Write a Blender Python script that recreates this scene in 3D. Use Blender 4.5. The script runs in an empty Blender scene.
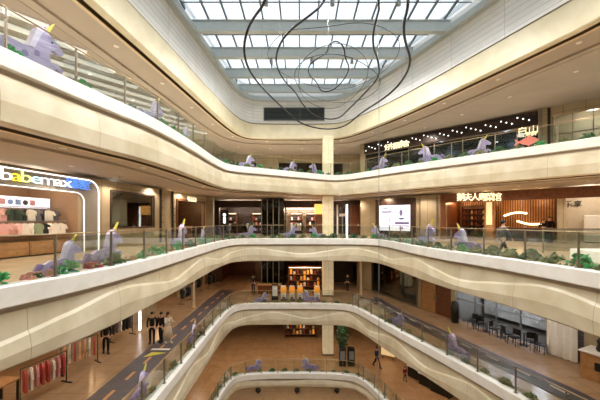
import bpy, math, random
from mathutils import Vector, Matrix
random.seed(7)
sc = bpy.context.scene
COL = sc.collection
PI = math.pi

# ------------------------------------------------------------------ basics
def lin(c): return c/12.92 if c <= .04045 else ((c+.055)/1.055)**2.4
def hexc(h):
    h = h.lstrip('#'); return tuple(lin(int(h[i:i+2], 16)/255) for i in (0, 2, 4)) + (1,)

class MB:
    """collects geometry (with several materials) and links it as one mesh object"""
    def __init__(s): s.v = []; s.f = []; s.m = []; s.mats = []; s.uv = {}
    def mi(s, mat):
        if mat not in s.mats: s.mats.append(mat)
        return s.mats.index(mat)
    def add(s, vs, fs, mat, M=None):
        b = len(s.v); k = s.mi(mat)
        s.v += [tuple(M @ Vector(p)) if M else tuple(p) for p in vs]
        for f in fs: s.f.append([b+i for i in f]); s.m.append(k)
        return s
    def box(s, x0, x1, y0, y1, z0, z1, mat, M=None, bev=0):
        if bev > 0:
            b = min(bev, (x1-x0)/3, (y1-y0)/3, (z1-z0)/3)
            vs = []
            for (X, sx) in ((x0, 1), (x1, -1)):
                for (Y, sy) in ((y0, 1), (y1, -1)):
                    for (Z, sz) in ((z0, 1), (z1, -1)):
                        vs += [(X, Y+sy*b, Z+sz*b), (X+sx*b, Y, Z+sz*b), (X+sx*b, Y+sy*b, Z)]
            I = lambda i, j, k, a: (i*4+j*2+k)*3+a
            fs = []
            fs += [[I(i,0,0,0), I(i,1,0,0), I(i,1,1,0), I(i,0,1,0)] for i in (0,1)]
            fs += [[I(0,j,0,1), I(1,j,0,1), I(1,j,1,1), I(0,j,1,1)] for j in (0,1)]
            fs += [[I(0,0,k,2), I(1,0,k,2), I(1,1,k,2), I(0,1,k,2)] for k in (0,1)]
            for i in (0,1):
                for j in (0,1): fs.append([I(i,j,0,0), I(i,j,1,0), I(i,j,1,1), I(i,j,0,1)])
            for i in (0,1):
                for k in (0,1): fs.append([I(i,0,k,0), I(i,1,k,0), I(i,1,k,2), I(i,0,k,2)])
            for j in (0,1):
                for k in (0,1): fs.append([I(0,j,k,1), I(1,j,k,1), I(1,j,k,2), I(0,j,k,2)])
            for i in (0,1):
                for j in (0,1):
                    for k in (0,1): fs.append([I(i,j,k,0), I(i,j,k,1), I(i,j,k,2)])
            return s.add(vs, fs, mat, M)
        vs = [(x0,y0,z0),(x1,y0,z0),(x1,y1,z0),(x0,y1,z0),(x0,y0,z1),(x1,y0,z1),(x1,y1,z1),(x0,y1,z1)]
        return s.add(vs, [[3,2,1,0],[4,5,6,7],[0,1,5,4],[1,2,6,5],[2,3,7,6],[3,0,4,7]], mat, M)
    def rings(s, rings, mat, caps=True, closed=False, M=None):
        n = len(rings[0]); vs = [p for r in rings for p in r]; fs = []
        R = len(rings)
        for i in range(R if closed else R-1):
            a = i*n; b = ((i+1) % R)*n
            for j in range(n): fs.append([a+j, a+(j+1) % n, b+(j+1) % n, b+j])
        if caps and not closed: fs += [list(range(n))[::-1], [(R-1)*n+j for j in range(n)]]
        return s.add(vs, fs, mat, M)
    def lathe(s, prof, mat, n=14, c=(0,0,0), M=None):
        return s.rings([[(c[0]+r*math.cos(2*PI*j/n), c[1]+r*math.sin(2*PI*j/n), c[2]+z) for j in range(n)] for r, z in prof], mat, M=M)
    def tube(s, pts, r, mat, n=6, closed=False, M=None):
        P = [Vector(p) for p in pts]; R = []; N = len(P)
        for i, p in enumerate(P):
            if closed: t = P[(i+1) % N]-P[i-1]
            else: t = P[min(i+1, N-1)]-P[max(i-1, 0)]
            if t.length < 1e-9: t = Vector((0,0,1))
            t.normalize()
            up = Vector((0,0,1)) if abs(t.z) < .93 else Vector((1,0,0))
            a = t.cross(up).normalized(); b = a.cross(t)
            rr = r[i] if isinstance(r, (list, tuple)) else r
            R.append([p+a*rr*math.cos(2*PI*j/n)+b*rr*math.sin(2*PI*j/n) for j in range(n)])
        return s.rings(R, mat, closed=closed, M=M)
    def prism(s, poly, y0, y1, mat, M=None):      # polygon in x,z extruded along y
        n = len(poly)
        vs = [(x, y0, z) for x, z in poly]+[(x, y1, z) for x, z in poly]
        fs = [list(range(n)), list(range(2*n-1, n-1, -1))]+[[i, n+i, n+(i+1) % n, (i+1) % n] for i in range(n)]
        return s.add(vs, fs, mat, M)
    def ball(s, c, r, mat, n=8, m=6, M=None):
        rx, ry, rz = r if isinstance(r, (list, tuple)) else (r, r, r)
        R = []
        for i in range(m+1):
            a = -PI/2+PI*i/m; k = max(math.cos(a), .02)
            R.append([(c[0]+rx*k*math.cos(2*PI*j/n), c[1]+ry*k*math.sin(2*PI*j/n), c[2]+rz*math.sin(a)) for j in range(n)])
        return s.rings(R, mat, M=M)
    def build(s, name, parent=None, M=None, smooth=False):
        me = bpy.data.meshes.new(name)
        me.from_pydata(s.v, [], s.f)
        for m in s.mats: me.materials.append(m)
        me.polygons.foreach_set('material_index', s.m)
        if smooth: me.polygons.foreach_set('use_smooth', [True]*len(s.f))
        me.update()
        o = bpy.data.objects.new(name, me); COL.objects.link(o)
        if parent: o.parent = parent
        if M is not None: o.matrix_local = M
        return o

def thing(name, label, cat, M=None, group=None, loc=None):
    o = bpy.data.objects.new(name, None); COL.objects.link(o); o.empty_display_size = .2
    if M is not None: o.matrix_world = M
    if loc is not None: o.location = loc
    return tag(o, label, cat, group)
def tag(o, label, cat, group=None):
    o['label'] = label; o['category'] = cat
    if group: o['group'] = group
    return o
def struct(o): o['kind'] = 'structure'; return o
def dup(root, M, label=None, group=None):
    r = root.copy(); COL.objects.link(r); r.matrix_world = M
    if label: r['label'] = label
    if group: r['group'] = group
    for ch in KIDS.setdefault(root.name, [c for c in root.children]):
        c = ch.copy(); COL.objects.link(c); c.parent = r
        for g in KIDS.setdefault(ch.name, [c2 for c2 in ch.children]):
            d = g.copy(); COL.objects.link(d); d.parent = c
    return r
KIDS = {}

# ------------------------------------------------------------------ materials
def mat(name, col, rough=.5, metal=0, emis=None, estr=0, noise=None, bump=0, coat=0, spec=.5):
    m = bpy.data.materials.new(name); m.use_nodes = True
    nt = m.node_tree; b = nt.nodes['Principled BSDF']
    b.inputs['Base Color'].default_value = hexc(col); b.inputs['Roughness'].default_value = rough
    b.inputs['Metallic'].default_value = metal; b.inputs['Specular IOR Level'].default_value = spec
    if coat: b.inputs['Coat Weight'].default_value = coat
    if emis: b.inputs['Emission Color'].default_value = hexc(emis); b.inputs['Emission Strength'].default_value = estr
    sc_, c2, det = noise or (6, None, 3)
    tc = nt.nodes.new('ShaderNodeTexCoord'); nz = nt.nodes.new('ShaderNodeTexNoise')
    nz.inputs['Scale'].default_value = sc_; nz.inputs['Detail'].default_value = det; nz.inputs['Distortion'].default_value = .6
    nt.links.new(tc.outputs['Object'], nz.inputs['Vector'])
    rp = nt.nodes.new('ShaderNodeValToRGB')
    rp.color_ramp.elements[0].position = .35; rp.color_ramp.elements[1].position = .65
    rp.color_ramp.elements[0].color = hexc(col)
    c = hexc(col)
    rp.color_ramp.elements[1].color = hexc(c2) if c2 else tuple(x*.93 for x in c[:3])+(1,)
    nt.links.new(nz.outputs['Fac'], rp.inputs['Fac']); nt.links.new(rp.outputs['Color'], b.inputs['Base Color'])
    if bump:
        bp = nt.nodes.new('ShaderNodeBump'); bp.inputs['Strength'].default_value = bump; bp.inputs['Distance'].default_value = .02
        nt.links.new(nz.outputs['Fac'], bp.inputs['Height']); nt.links.new(bp.outputs['Normal'], b.inputs['Normal'])
    return m
def tiled(m, sx, sy, mort='#8a7a60', width=.008, axis='XY', c_alt=.95):
    """adds tile/panel joints (brick texture, object coordinates) over the material's colour"""
    nt = m.node_tree; b = nt.nodes['Principled BSDF']
    src = b.inputs['Base Color'].links[0].from_socket
    tc = nt.nodes.new('ShaderNodeTexCoord'); br = nt.nodes.new('ShaderNodeTexBrick')
    sep = nt.nodes.new('ShaderNodeSeparateXYZ'); cm = nt.nodes.new('ShaderNodeCombineXYZ')
    nt.links.new(tc.outputs['UV' if axis == 'UV' else 'Object'], sep.inputs[0])
    nt.links.new(sep.outputs['X'], cm.inputs['X']); nt.links.new(sep.outputs['Z' if axis == 'XZ' else 'Y'], cm.inputs['Y'])
    nt.links.new(cm.outputs[0], br.inputs['Vector'])
    br.offset = 0; br.inputs['Scale'].default_value = 1; br.inputs['Brick Width'].default_value = sx; br.inputs['Row Height'].default_value = sy
    br.inputs['Mortar Size'].default_value = width; br.inputs['Mortar Smooth'].default_value = .2
    br.inputs['Color1'].default_value = (1,1,1,1); br.inputs['Color2'].default_value = (c_alt,c_alt,c_alt,1)
    br.inputs['Mortar'].default_value = hexc(mort)
    mx = nt.nodes.new('ShaderNodeMix'); mx.data_type = 'RGBA'; mx.blend_type = 'MULTIPLY'; mx.inputs[0].default_value = 1
    nt.links.new(src, mx.inputs[6]); nt.links.new(br.outputs['Color'], mx.inputs[7]); nt.links.new(mx.outputs[2], b.inputs['Base Color'])
    return m
def glass(name, tint='#eef4f1', refl=.5, rough=.02):
    m = bpy.data.materials.new(name); m.use_nodes = True; nt = m.node_tree; nt.nodes.clear()
    out = nt.nodes.new('ShaderNodeOutputMaterial'); mx = nt.nodes.new('ShaderNodeMixShader')
    tr = nt.nodes.new('ShaderNodeBsdfTransparent'); tr.inputs[0].default_value = hexc(tint)
    gl = nt.nodes.new('ShaderNodeBsdfGlossy'); gl.inputs['Roughness'].default_value = rough
    fr = nt.nodes.new('ShaderNodeFresnel'); fr.inputs[0].default_value = 1.45
    mu = nt.nodes.new('ShaderNodeMath'); mu.operation = 'MULTIPLY'; mu.inputs[1].default_value = refl; mu.use_clamp = True
    nt.links.new(fr.outputs[0], mu.inputs[0]); nt.links.new(mu.outputs[0], mx.inputs[0])
    nt.links.new(tr.outputs[0], mx.inputs[1]); nt.links.new(gl.outputs[0], mx.inputs[2]); nt.links.new(mx.outputs[0], out.inputs[0])
    return m
def emit(name, col, s): return mat(name, col, .5, emis=col, estr=s)

LEDGE = mat('ledge_white', '#efece6', .35, noise=(2, '#e6e2da', 3))
FASC = tiled(mat('fascia_marble', '#dcd1b8', .32, noise=(.9, '#c9bb9c', 8)), 2.6, 20, '#b5a68a', .006, 'UV')
FASC_UP = mat('fascia_upper_cream', '#e6dfce', .4, noise=(1.2, '#ddd3bd', 5))
GROOVE = mat('bronze_recess', '#6b543a', .45, .3)
SOFF = mat('soffit_beige', '#b6a998', .6, noise=(.6, '#afa290', 2))
SOFFLINE = mat('soffit_pale_line', '#e0cba6', .5)
CEIL = mat('ceiling_beige', '#b0a495', .65, noise=(.5, '#a99d8d', 2))
FLOOR = tiled(mat('floor_polished_stone', '#c9a983', .16, noise=(1.4, '#bd9c75', 6)), 1.2, 1.2, '#a58a68', .008, 'XY', .96)
def stone(nm, a, b, rg): return tiled(mat(nm, a, rg, noise=(1.4, b, 6)), 1.2, 1.2, '#b5a58c', .008, 'XY', .96)
FLOORS = {0: stone('ground_stone', '#a98c6c', '#9c8060', .25), 1: stone('orange_stone', '#b68a5e', '#a97d52', .25), 2: stone('tan_stone', '#a98b6c', '#9d7f60', .25), 3: stone('beige_stone', '#cdb698', '#c2aa8c', .22), 4: stone('cream_stone', '#dcd6ca', '#d3ccbe', .25)}
WALL = tiled(mat('wall_olive_beige', '#b0a083', .4, noise=(1.0, '#a39376', 4)), 1.1, 3.4, '#7d6f55', .012, 'XZ')
WALLW = mat('wall_warm_white', '#d8cbb4', .5)
WALLDK = mat('wall_dark_brown', '#4a3426', .5, noise=(3, '#3a281d', 4))
DRUM = tiled(mat('drum_white_panels', '#fafaf8', .4, noise=(.7, '#f0f0ef', 4)), 3.2, .3, '#dddcd9', .02, 'UV')
BEAM = mat('steel_beam_paint', '#b9c1c1', .4, .1)
MULL = mat('mullion_grey', '#4d5557', .5, .2)
DARK = mat('near_black', '#17140f', .35)
DARKG = mat('dark_gloss', '#15130f', .12)
BLACK = mat('black_paint', '#0e0e10', .5)
STEEL = mat('bronze_steel', '#8a8070', .4, .6)
RAILM = mat('rail_champagne', '#a89674', .3, .8)
GLASSP = glass('railing_glass', '#f3f7f4', .45)
GLASSS = glass('shop_glass', '#dfe4e2', .7)
GLASSK = glass('skylight_glass', '#f4f9fc', .4)
WOOD = mat('brown_wood', '#7a4a2b', .35, noise=(5, '#633820', 6))
WOODL = mat('light_wood', '#b98a5a', .4, noise=(5, '#a67848', 6))
WHITE = mat('white_paint', '#ece8e0', .4)
GREYM = mat('grey_metal', '#8d9193', .4, .3)
LILAC = mat('lilac_paint', '#b9a8cf', .45, noise=(3, '#ae9cc6', 3))
LILACD = mat('deep_violet_paint', '#8f78b4', .45)
LILACP = mat('pale_lilac_paint', '#ddd0ec', .45)
YELL = mat('yellow_paint', '#d3c84a', .45)
GREEN = mat('leaf_green', '#55bd72', .55, noise=(9, '#3f9e5a', 3))
GREEND = mat('leaf_dark_green', '#557f55', .55, noise=(9, '#466a46', 3))
OLIVEG = mat('leaf_olive', '#8b9065', .55, noise=(9, '#6b7344', 3))
PINK = mat('petal_pink', '#e5a398', .5, noise=(9, '#dc9288', 3))
RED = mat('petal_red', '#c04452', .5)
PEACH = mat('petal_peach', '#c9a184', .5)
DISC = emit('lamp_disc', '#fff0d0', 4)
LED = emit('led_white', '#ffffff', 2.2)
LEDW = emit('led_warm', '#ffe2b0', 3.0)

# ------------------------------------------------------------------ camera:  eye 1.5 m above the third balcony's floor
EYE = 1.5; F = 300.0; HZ = 221.0
cam = bpy.data.cameras.new('camera'); camo = bpy.data.objects.new('camera', cam); COL.objects.link(camo)
camo.location = (0, 0, EYE); camo.rotation_euler = (PI/2, 0, 0)
cam.sensor_width = 36; cam.lens = 18; cam.shift_y = (HZ-200)/600; cam.clip_end = 300; cam.clip_start = .05
sc.camera = camo
def at(px, py, Y): return Vector(((px-300)/F*Y, Y, EYE+(HZ-py)/F*Y))

# ------------------------------------------------------------------ storeys
FZ = {0: -16.2, 1: -10.8, 2: -5.4, 3: 0.0, 4: 5.4, 5: 10.8}
E = {
 3: [(-6.9,.1),(-6.7,3.5),(-6.2,6.2),(-5.75,7.6),(-5.45,10),(-5.45,16.5),(-5.45,20.5),(-5.0,23.2),(-3,23.4),(3,23.4),(5.6,22.9),(6.15,20.5),(6.3,17),(6.7,14.1),(7.5,11.5),(7.9,9.1),(8.1,7),(8.4,3.5),(8.4,.1)],
 4: [(-8.2,.1),(-7.6,4),(-6.9,6.9),(-6.3,9.5),(-5.7,11.5),(-5.45,15),(-5.4,20),(-5,21.8),(-2.5,23.2),(2.0,26.1),(3.4,26.6),(5,25.2),(7.3,21.9),(14.4,14.4),(17,11),(18,6),(18,.1)],
 5: [(-8.2,.1),(-7.8,6),(-7,12.2),(-6.5,16.8),(-5.7,25),(-4.9,27.7),(-3,28),(2.5,28),(4.2,27.5),(7.3,22),(10.7,13.2),(11.4,11.3),(12,6),(12,.1)],
 2: [(-5.9,.1),(-5.6,6),(-5.5,12),(-5.5,16.5),(-5.55,22),(-5.1,24.5),(-3,24.6),(2.7,24.6),(4.2,24.1),(5.0,21.8),(6.16,18.2),(7.6,14.3),(8.5,11.3),(9.8,7),(10.2,3),(10.2,.1)],
 1: [(-5.7,.1),(-5.6,10),(-5.6,20),(-5.4,22.6),(-4.7,24),(3.6,24),(4.9,23),(5.6,20.8),(6.8,17),(9,10),(9.5,.1)],
}
def chaikin(P, it=3):
    for _ in range(it):
        Q = []
        for i in range(len(P)):
            a = P[i]; b = P[(i+1) % len(P)]
            Q += [(a[0]*.75+b[0]*.25, a[1]*.75+b[1]*.25), (a[0]*.25+b[0]*.75, a[1]*.25+b[1]*.75)]
        P = Q
    return P
ES = {}
for k, P in E.items():
    Q = chaikin(P); n = len(Q); out = []
    for i, p in enumerate(Q):
        t = Vector(Q[(i+1) % n])-Vector(Q[i-1]); t.normalize()
        out.append((Vector(p), Vector((-t.y, t.x))))
    ES[k] = out
def off(k, d): return [p+n*d for p, n in ES[k]]
def arclen(k):
    s = [0]; P = ES[k]
    for i in range(len(P)): s.append(s[-1]+(P[(i+1) % len(P)][0]-P[i][0]).length)
    return s
def sweep(name, k, z, prof, m, var=None):
    """profile (offset away from the void, height) swept round a storey's opening; var(s) -> profile"""
    P = ES[k]; n = len(P); S = arclen(k); vs = []; fs = []; uvs = []
    L = len(prof(0) if callable(prof) else prof)
    for i in range(n+1):
        p, nn = P[i % n]; pr = prof(S[i]) if callable(prof) else prof
        for d, h in pr: vs.append((p.x+nn.x*d, p.y+nn.y*d, z+h))
    for i in range(n):
        for j in range(L-1): fs.append([i*L+j, (i+1)*L+j, (i+1)*L+j+1, i*L+j+1])
    me = bpy.data.meshes.new(name); me.from_pydata(vs, [], fs); me.materials.append(m)
    ul = me.uv_layers.new(name='UVMap')
    for poly in me.polygons:
        for li, vi in zip(poly.loop_indices, poly.vertices): ul.data[li].uv = (S[vi//L], vs[vi][2])
        poly.use_smooth = False
    o = bpy.data.objects.new(name, me); COL.objects.link(o); return struct(o)
OX0, OX1, OY0, OY1 = -26, 30, -5, 46
def ringslab(name, k, d, z, m, th=.12, up=False):
    """horizontal slab between a storey's opening and the building's outside"""
    inn = off(k, d); c = Vector((1, 12)); vs = []; fs = []
    for p in inn:
        v = p-c; t = 1e9
        for lim, comp in ((OX0, 0), (OX1, 0), (OY0, 1), (OY1, 1)):
            if abs(v[comp]) > 1e-6:
                q = (lim-c[comp])/v[comp]
                if q > 0: t = min(t, q)
        o_ = c+v*t; vs += [(p.x, p.y, z), (o_.x, o_.y, z), (p.x, p.y, z+th), (o_.x, o_.y, z+th)]
    n = len(inn)
    for i in range(n):
        a = 4*i; b = 4*((i+1) % n)
        fs += [[a, b, b+1, a+1], [a+2, a+3, b+3, b+2], [a, a+2, b+2, b], [a+1, b+1, b+3, a+3]]
    me = bpy.data.meshes.new(name); me.from_pydata(vs, [], fs); me.materials.append(m); me.update()
    o = bpy.data.objects.new(name, me); COL.objects.link(o); return struct(o)

DEP = {4: 1.77, 3: 1.77, 2: 1.77, 1: 1.12}
def wave(k):
    amp = {4: .06, 3: .24, 2: .26, 1: .2}[k]; ph = {4: 0, 3: 1.2, 2: .3, 1: 0}[k]; per = {4: 9, 3: 7.5, 2: 5.8, 1: 6}[k]
    def f(s):
        a = math.sin(2*PI*s/per+ph); t = -1.0+amp*(a*abs(a)**.3) if k != 4 else -.72
        if k == 1: t = -.66+.1*a
        D = DEP[k]
        return [(.12, -.60), (.09, t+.05), (.03, t-.03), (-.03, (t-D)/2), (.0, -D+.05), (.06, -D), (.32, -D)]
    return f
for k in (1, 2, 3, 4):
    T = FZ[k]+.14; G = 1.77-DEP[k]
    sweep('trim_%d' % (k*10), k, T, [(.35, -.14), (.35, 0), (0, 0), (-.03, -.03), (-.03, -.44), (0, -.47), (.10, -.47)], LEDGE)
    sweep('trim_%d' % (k*10+1), k, T, [(.10, -.47), (.16, -.50), (.16, -.60), (.12, -.60)], SOFF)
    sweep('trim_%d' % (k*10+2), k, T, wave(k), FASC)
    sweep('trim_%d' % (k*10+3), k, T+G, [(.32, -1.77), (.32, -1.64), (.55, -1.64), (.55, -1.80)], GROOVE)
    sweep('trim_%d' % (k*10+4), k, T+G, [(.55, -1.80), (.68, -1.80), (.68, -1.72)], SOFFLINE)
    sweep('ceiling_%d' % k, k, T+G, [(.68, -1.72), (1.7, -1.72), (1.7, -1.82), (1.85, -1.82), (1.85, -1.66), (2.1, -1.66)], SOFF)
    ringslab('ceiling_%d' % (10+k), k, 2.05, T+G-1.68, CEIL)
    ringslab('floor_%d' % k, k, .34, FZ[k]-.12, FLOORS[k])
g = MB(); g.box(OX0, OX1, OY0, OY1, -16.3, -16.2, FLOORS[0]); struct(g.build('floor_ground'))
# roof storey: cream fascia, drum wall
T = 9.17
sweep('trim_51', 5, T, [(.3, 0), (.02, 0), (-.02, .05), (.0, 1.28), (.06, 1.33), (.18, 1.33)], mat('fascia_cream_top', '#e2d7b8', .4, noise=(1.2, '#d8ccaa', 6)))
sweep('trim_53', 5, T, [(.3, 0), (.3, .13), (.5, .13), (.5, -.03)], GROOVE)
sweep('trim_54', 5, T, [(.5, -.03), (.66, -.03), (.66, .05)], SOFFLINE)
sweep('ceiling_5', 5, T, [(.66, .05), (2.0, .05), (2.0, -.06), (2.2, -.06), (2.2, .1), (2.7, .1)], SOFF)
ringslab('ceiling_15', 5, 2.65, T+.08, CEIL)
sweep('trim_55', 5, T, [(.18, 1.33), (.22, 1.33), (.22, 1.43), (.12, 1.45)], SOFF)
sweep('wall_drum', 5, T, [(.12, 1.45), (.10, 4.9)], DRUM)

# ------------------------------------------------------------------ skylight: beams across, glazing bars along, panes
def xr(Y, d=.06):
    """the opening's left and right x at depth Y"""
    L = R = None; P = off(5, d); n = len(P)
    for i in range(n):
        a, b = P[i], P[(i+1) % n]
        if (a.y-Y)*(b.y-Y) < 0:
            x = a.x+(b.x-a.x)*(Y-a.y)/(b.y-a.y)
            if x < 0: L = x
            else: R = x
    return L, R
BZ = 12.7
BY = [3.2, 6.1, 9.1, 12.2, 15.15, 17.95, 20.75, 23.6, 26.3]
ordn = ['nearest', 'second nearest', 'third nearest', 'fourth nearest', 'fifth nearest', 'sixth nearest', 'third from the grille wall', 'second from the grille wall', 'closest to the grille wall']
for i, Y in enumerate(BY):
    L, R = xr(Y)
    b = MB(); b.box(L, R, -.11, .11, .1, .72, BEAM, bev=.02); b.box(L, R, -.17, .17, .07, .12, BEAM); b.box(L, R, -.17, .17, .70, .76, BEAM)
    o = b.build('roof_beam', M=Matrix.Translation((0, Y, BZ))); tag(o, 'pale grey steel box beam across the skylight, %s of the beams' % ordn[i], 'beam', 'skylight beams')
bars = thing('skylight_glazing', 'gridded glass skylight over the atrium with thin dark glazing bars', 'skylight', loc=(1, 15, BZ+.8))
def bar_x(x):
    b = MB(); P = off(5, .03); n = len(P); hit = []
    for i in range(n):
        a, c = P[i], P[(i+1) % n]
        if (a.x-x)*(c.x-x) < 0: hit.append(a.y+(c.y-a.y)*(x-a.x)/(c.x-a.x))
    if len(hit) >= 2:
        b.box(x-.035, x+.035, min(hit), max(hit), BZ+.76, BZ+.92, MULL)
        b.build('glazing_bar', bars, bars.matrix_world.inverted() @ Matrix())
x = -7.6
bpy.context.view_layer.update()
while x < 12: bar_x(x); x += 1.08
for i in range(19):
    Y = .6+i*1.45; L, R = xr(Y)
    if L is None or R is None: continue
    b = MB(); b.box(L, R, Y-.014, Y+.014, BZ+.84, BZ+.9, MULL); b.build('glazing_crossbar', bars, bars.matrix_world.inverted())
P = off(5, .04); b = MB(); n = len(P)
b.add([(p.x, p.y, BZ+.93) for p in P]+[(p.x, p.y, BZ+.95) for p in P], [list(range(n)), list(range(2*n-1, n-1, -1))], GLASSK)
b.build('glass_pane', bars, bars.matrix_world.inverted())
# side gutter beams at the drum's foot of the skylight
sweep('trim_56', 5, BZ, [(.12, -.05), (-.25, -.05), (-.25, .3), (.12, .3)], BEAM)

# vent grille in the end wall
vg = thing('vent_grille', 'long dark slatted vent grille in the white end wall below the skylight', 'vent', loc=(-.55, 28.05, 10.95))
b = MB(); b.box(-2.8, 2.8, -.02, .06, -.05, 1.1, BLACK); b.build('backing', vg)
b = MB()
for i in range(9): b.box(-2.75, 2.75, -.08, -.02, .0+i*.12, .045+i*.12, MULL)
b.build('slats', vg)
b = MB(); b.box(-2.85, 2.85, -.1, 0, -.1, -.04, GREYM); b.box(-2.85, 2.85, -.1, 0, 1.08, 1.14, GREYM); b.box(-2.85, -2.79, -.1, 0, -.1, 1.14, GREYM); b.box(2.79, 2.85, -.1, 0, -.1, 1.14, GREYM)
b.build('frame', vg)

# ------------------------------------------------------------------ lit stone column through the storeys
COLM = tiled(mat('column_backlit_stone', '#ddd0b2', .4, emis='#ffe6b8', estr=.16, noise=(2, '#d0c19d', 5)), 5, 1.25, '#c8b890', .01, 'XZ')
colo = thing('stone_column', 'square backlit cream stone column rising through all the balconies at the far end', 'column', loc=(2.58, 27.9, -10.8))
for k, top in ((1, 3.7), (2, 3.75), (3, 3.75), (4, 3.9)):
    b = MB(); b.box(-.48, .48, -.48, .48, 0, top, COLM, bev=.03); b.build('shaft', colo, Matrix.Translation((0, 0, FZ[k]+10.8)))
    b = MB(); b.box(-.54, .54, -.54, .54, 0, .14, STEEL); b.build('base_plate', colo, Matrix.Translation((0, 0, FZ[k]+10.8)))

# ------------------------------------------------------------------ glass railings
BALC = {4: 'top balcony', 3: 'second balcony from the top', 2: 'third balcony from the top', 1: 'lowest balcony'}
def runs(k):
    """left, back and right stretches of a storey's railing as index lists"""
    P = off(k, .14); n = len(P)
    ymax = max(p.y for p in P)
    L = [p for p in P if p.y > .4]
    return L
def resample(pts, step):
    out = [pts[0]]; acc = 0
    for a, b in zip(pts, pts[1:]):
        d = (b-a).length; t = step-acc
        while t <= d:
            out.append(a+(b-a)*t/d); t += step
        acc = (acc+d) % step
    return out
SPLIT = {4: (22.0, 23.5), 3: (22.6, 22.6), 2: (23.6, 23.6), 1: (23.2, 23.2)}
def openrun(k, d=.14):
    P = off(k, d); n = len(P)
    # rotate so that it starts on the left near end
    start = max(range(n), key=lambda i: (P[i].x < 0 and P[i].y < 1.2 and P[i-1].y <= P[i].y) and -P[i].y or -99)
    Q = [P[(start+i) % n] for i in range(n)]
    return [p for p in Q if p.y > .75]
for k in (4, 3, 2, 1):
    Q = openrun(k)
    sl, sr = SPLIT[k]
    L = [p for p in Q if p.x < 0 and p.y <= sl]; R = [p for p in Q if p.x > 0 and p.y <= sr and p.x > 3.9]
    B = [p for p in Q if p not in L and p not in R]
    B = [L[-1]]+B+[R[0]]
    for nm, run in (('left', L), ('back', B), ('right', R)):
        pts = resample(run, 1.75 if k != 1 else 1.3)
        if (pts[-1]-run[-1]).length > .3: pts.append(run[-1])
        z0 = FZ[k]+.14
        rt = thing('glass_railing', 'glass railing with slim metal posts, %s side of the %s' % ({'left': 'left', 'back': 'far', 'right': 'right'}[nm], BALC[k]), 'railing', loc=(pts[0].x, pts[0].y, z0))
        O = Vector((pts[0].x, pts[0].y, z0)); W = lambda p, h: Vector((p.x, p.y, z0+h))-O
        b = MB(); b.tube([W(p, 1.04) for p in run], .02, RAILM); b.build('handrail', rt, smooth=True)
        post = None
        for i, p in enumerate(pts):
            q = pts[min(i+1, len(pts)-1)]; r = pts[max(i-1, 0)]; an = math.atan2(q.y-r.y, q.x-r.x)
            M = Matrix.Translation(W(p, 0)) @ Matrix.Rotation(an, 4, 'Z')
            if post is None:
                b = MB(); b.box(-.015, .015, -.03, .03, 0, 1.03, STEEL); b.box(-.06, .06, -.06, .06, 0, .02, STEEL); b.box(-.05, .05, -.012, .012, .78, .83, STEEL); b.box(-.05, .05, -.012, .012, .2, .25, STEEL)
                post = b.build('post', rt, M); me = post.data
            else:
                o = bpy.data.objects.new('post', me); COL.objects.link(o); o.parent = rt; o.matrix_local = M
            if i < len(pts)-1:
                a, c = W(p, 0), W(q, 0); d = (c-a).length
                if d < .2: continue
                b = MB(); b.box(.04, d-.04, -.006, .006, .06, .96, GLASSP)
                b.build('glass_panel', rt, Matrix.Translation(a) @ Matrix.Rotation(math.atan2(c.y-a.y, c.x-a.x), 4, 'Z'))

# ------------------------------------------------------------------ walls with openings along a facade
class Fac:
    def __init__(s, P0, P1, z): s.P = Vector(P0); s.u = (Vector(P1)-s.P); s.L = s.u.length; s.u.normalize(); s.z = z; s.a = math.atan2(s.u.y, s.u.x); s.n = Vector((-s.u.y, s.u.x))
    def M(s, x=0, d=0, h=0, r=0):
        p = s.P+s.u*x+s.n*d
        return Matrix.Translation((p.x, p.y, s.z+h)) @ Matrix.Rotation(s.a+r, 4, 'Z')
    def s(s_, px, d=0):      # distance along the wall at which the photograph's column px meets it
        k = (px-300)/F; P = s_.P+s_.n*d
        return (k*P.y-P.x)/(s_.u.x-k*s_.u.y)
    def Y(s, x, d=0): return (s.P+s.u*x+s.n*d).y
    def h(s, py, x, d=0): return EYE+(HZ-py)/F*s.Y(x, d)-s.z
    def wall(s, name, H, openings, m, th=.25):
        b = MB(); x = 0
        for x0, x1, z0, z1 in sorted(openings):
            if x0 > x: b.box(x, x0, 0, th, 0, H, m)
            if z1 < H: b.box(x0, x1, 0, th, z1, H, m)
            if z0 > 0: b.box(x0, x1, 0, th, 0, z0, m)
            x = x1
        if x < s.L: b.box(x, s.L, 0, th, 0, H, m)
        return struct(b.build(name, M=s.M()))
    def room(s, name, x0, x1, dep, H, m, mf=None):     # back and side walls of a shop behind the facade
        b = MB(); b.box(x0-.1, x1+.1, dep, dep+.12, 0, H, m); b.box(x0-.12, x0, .25, dep, 0, H, m); b.box(x1, x1+.12, .25, dep, 0, H, m)
        return struct(b.build(name, M=s.M()))
LAMPS = []
def lamp(loc, e, col='#ffd9a0', size=.12, kind='POINT', spot=2.4):
    l = bpy.data.lights.new('lamp', kind); l.energy = e; l.color = hexc(col)[:3]; l.shadow_soft_size = size
    if kind == 'SPOT': l.spot_size = spot; l.spot_blend = .6
    o = bpy.data.objects.new('lamp', l); COL.objects.link(o); o.location = loc; LAMPS.append(o); return o

exec_sections = []
WARM = '#fff0de'

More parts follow.
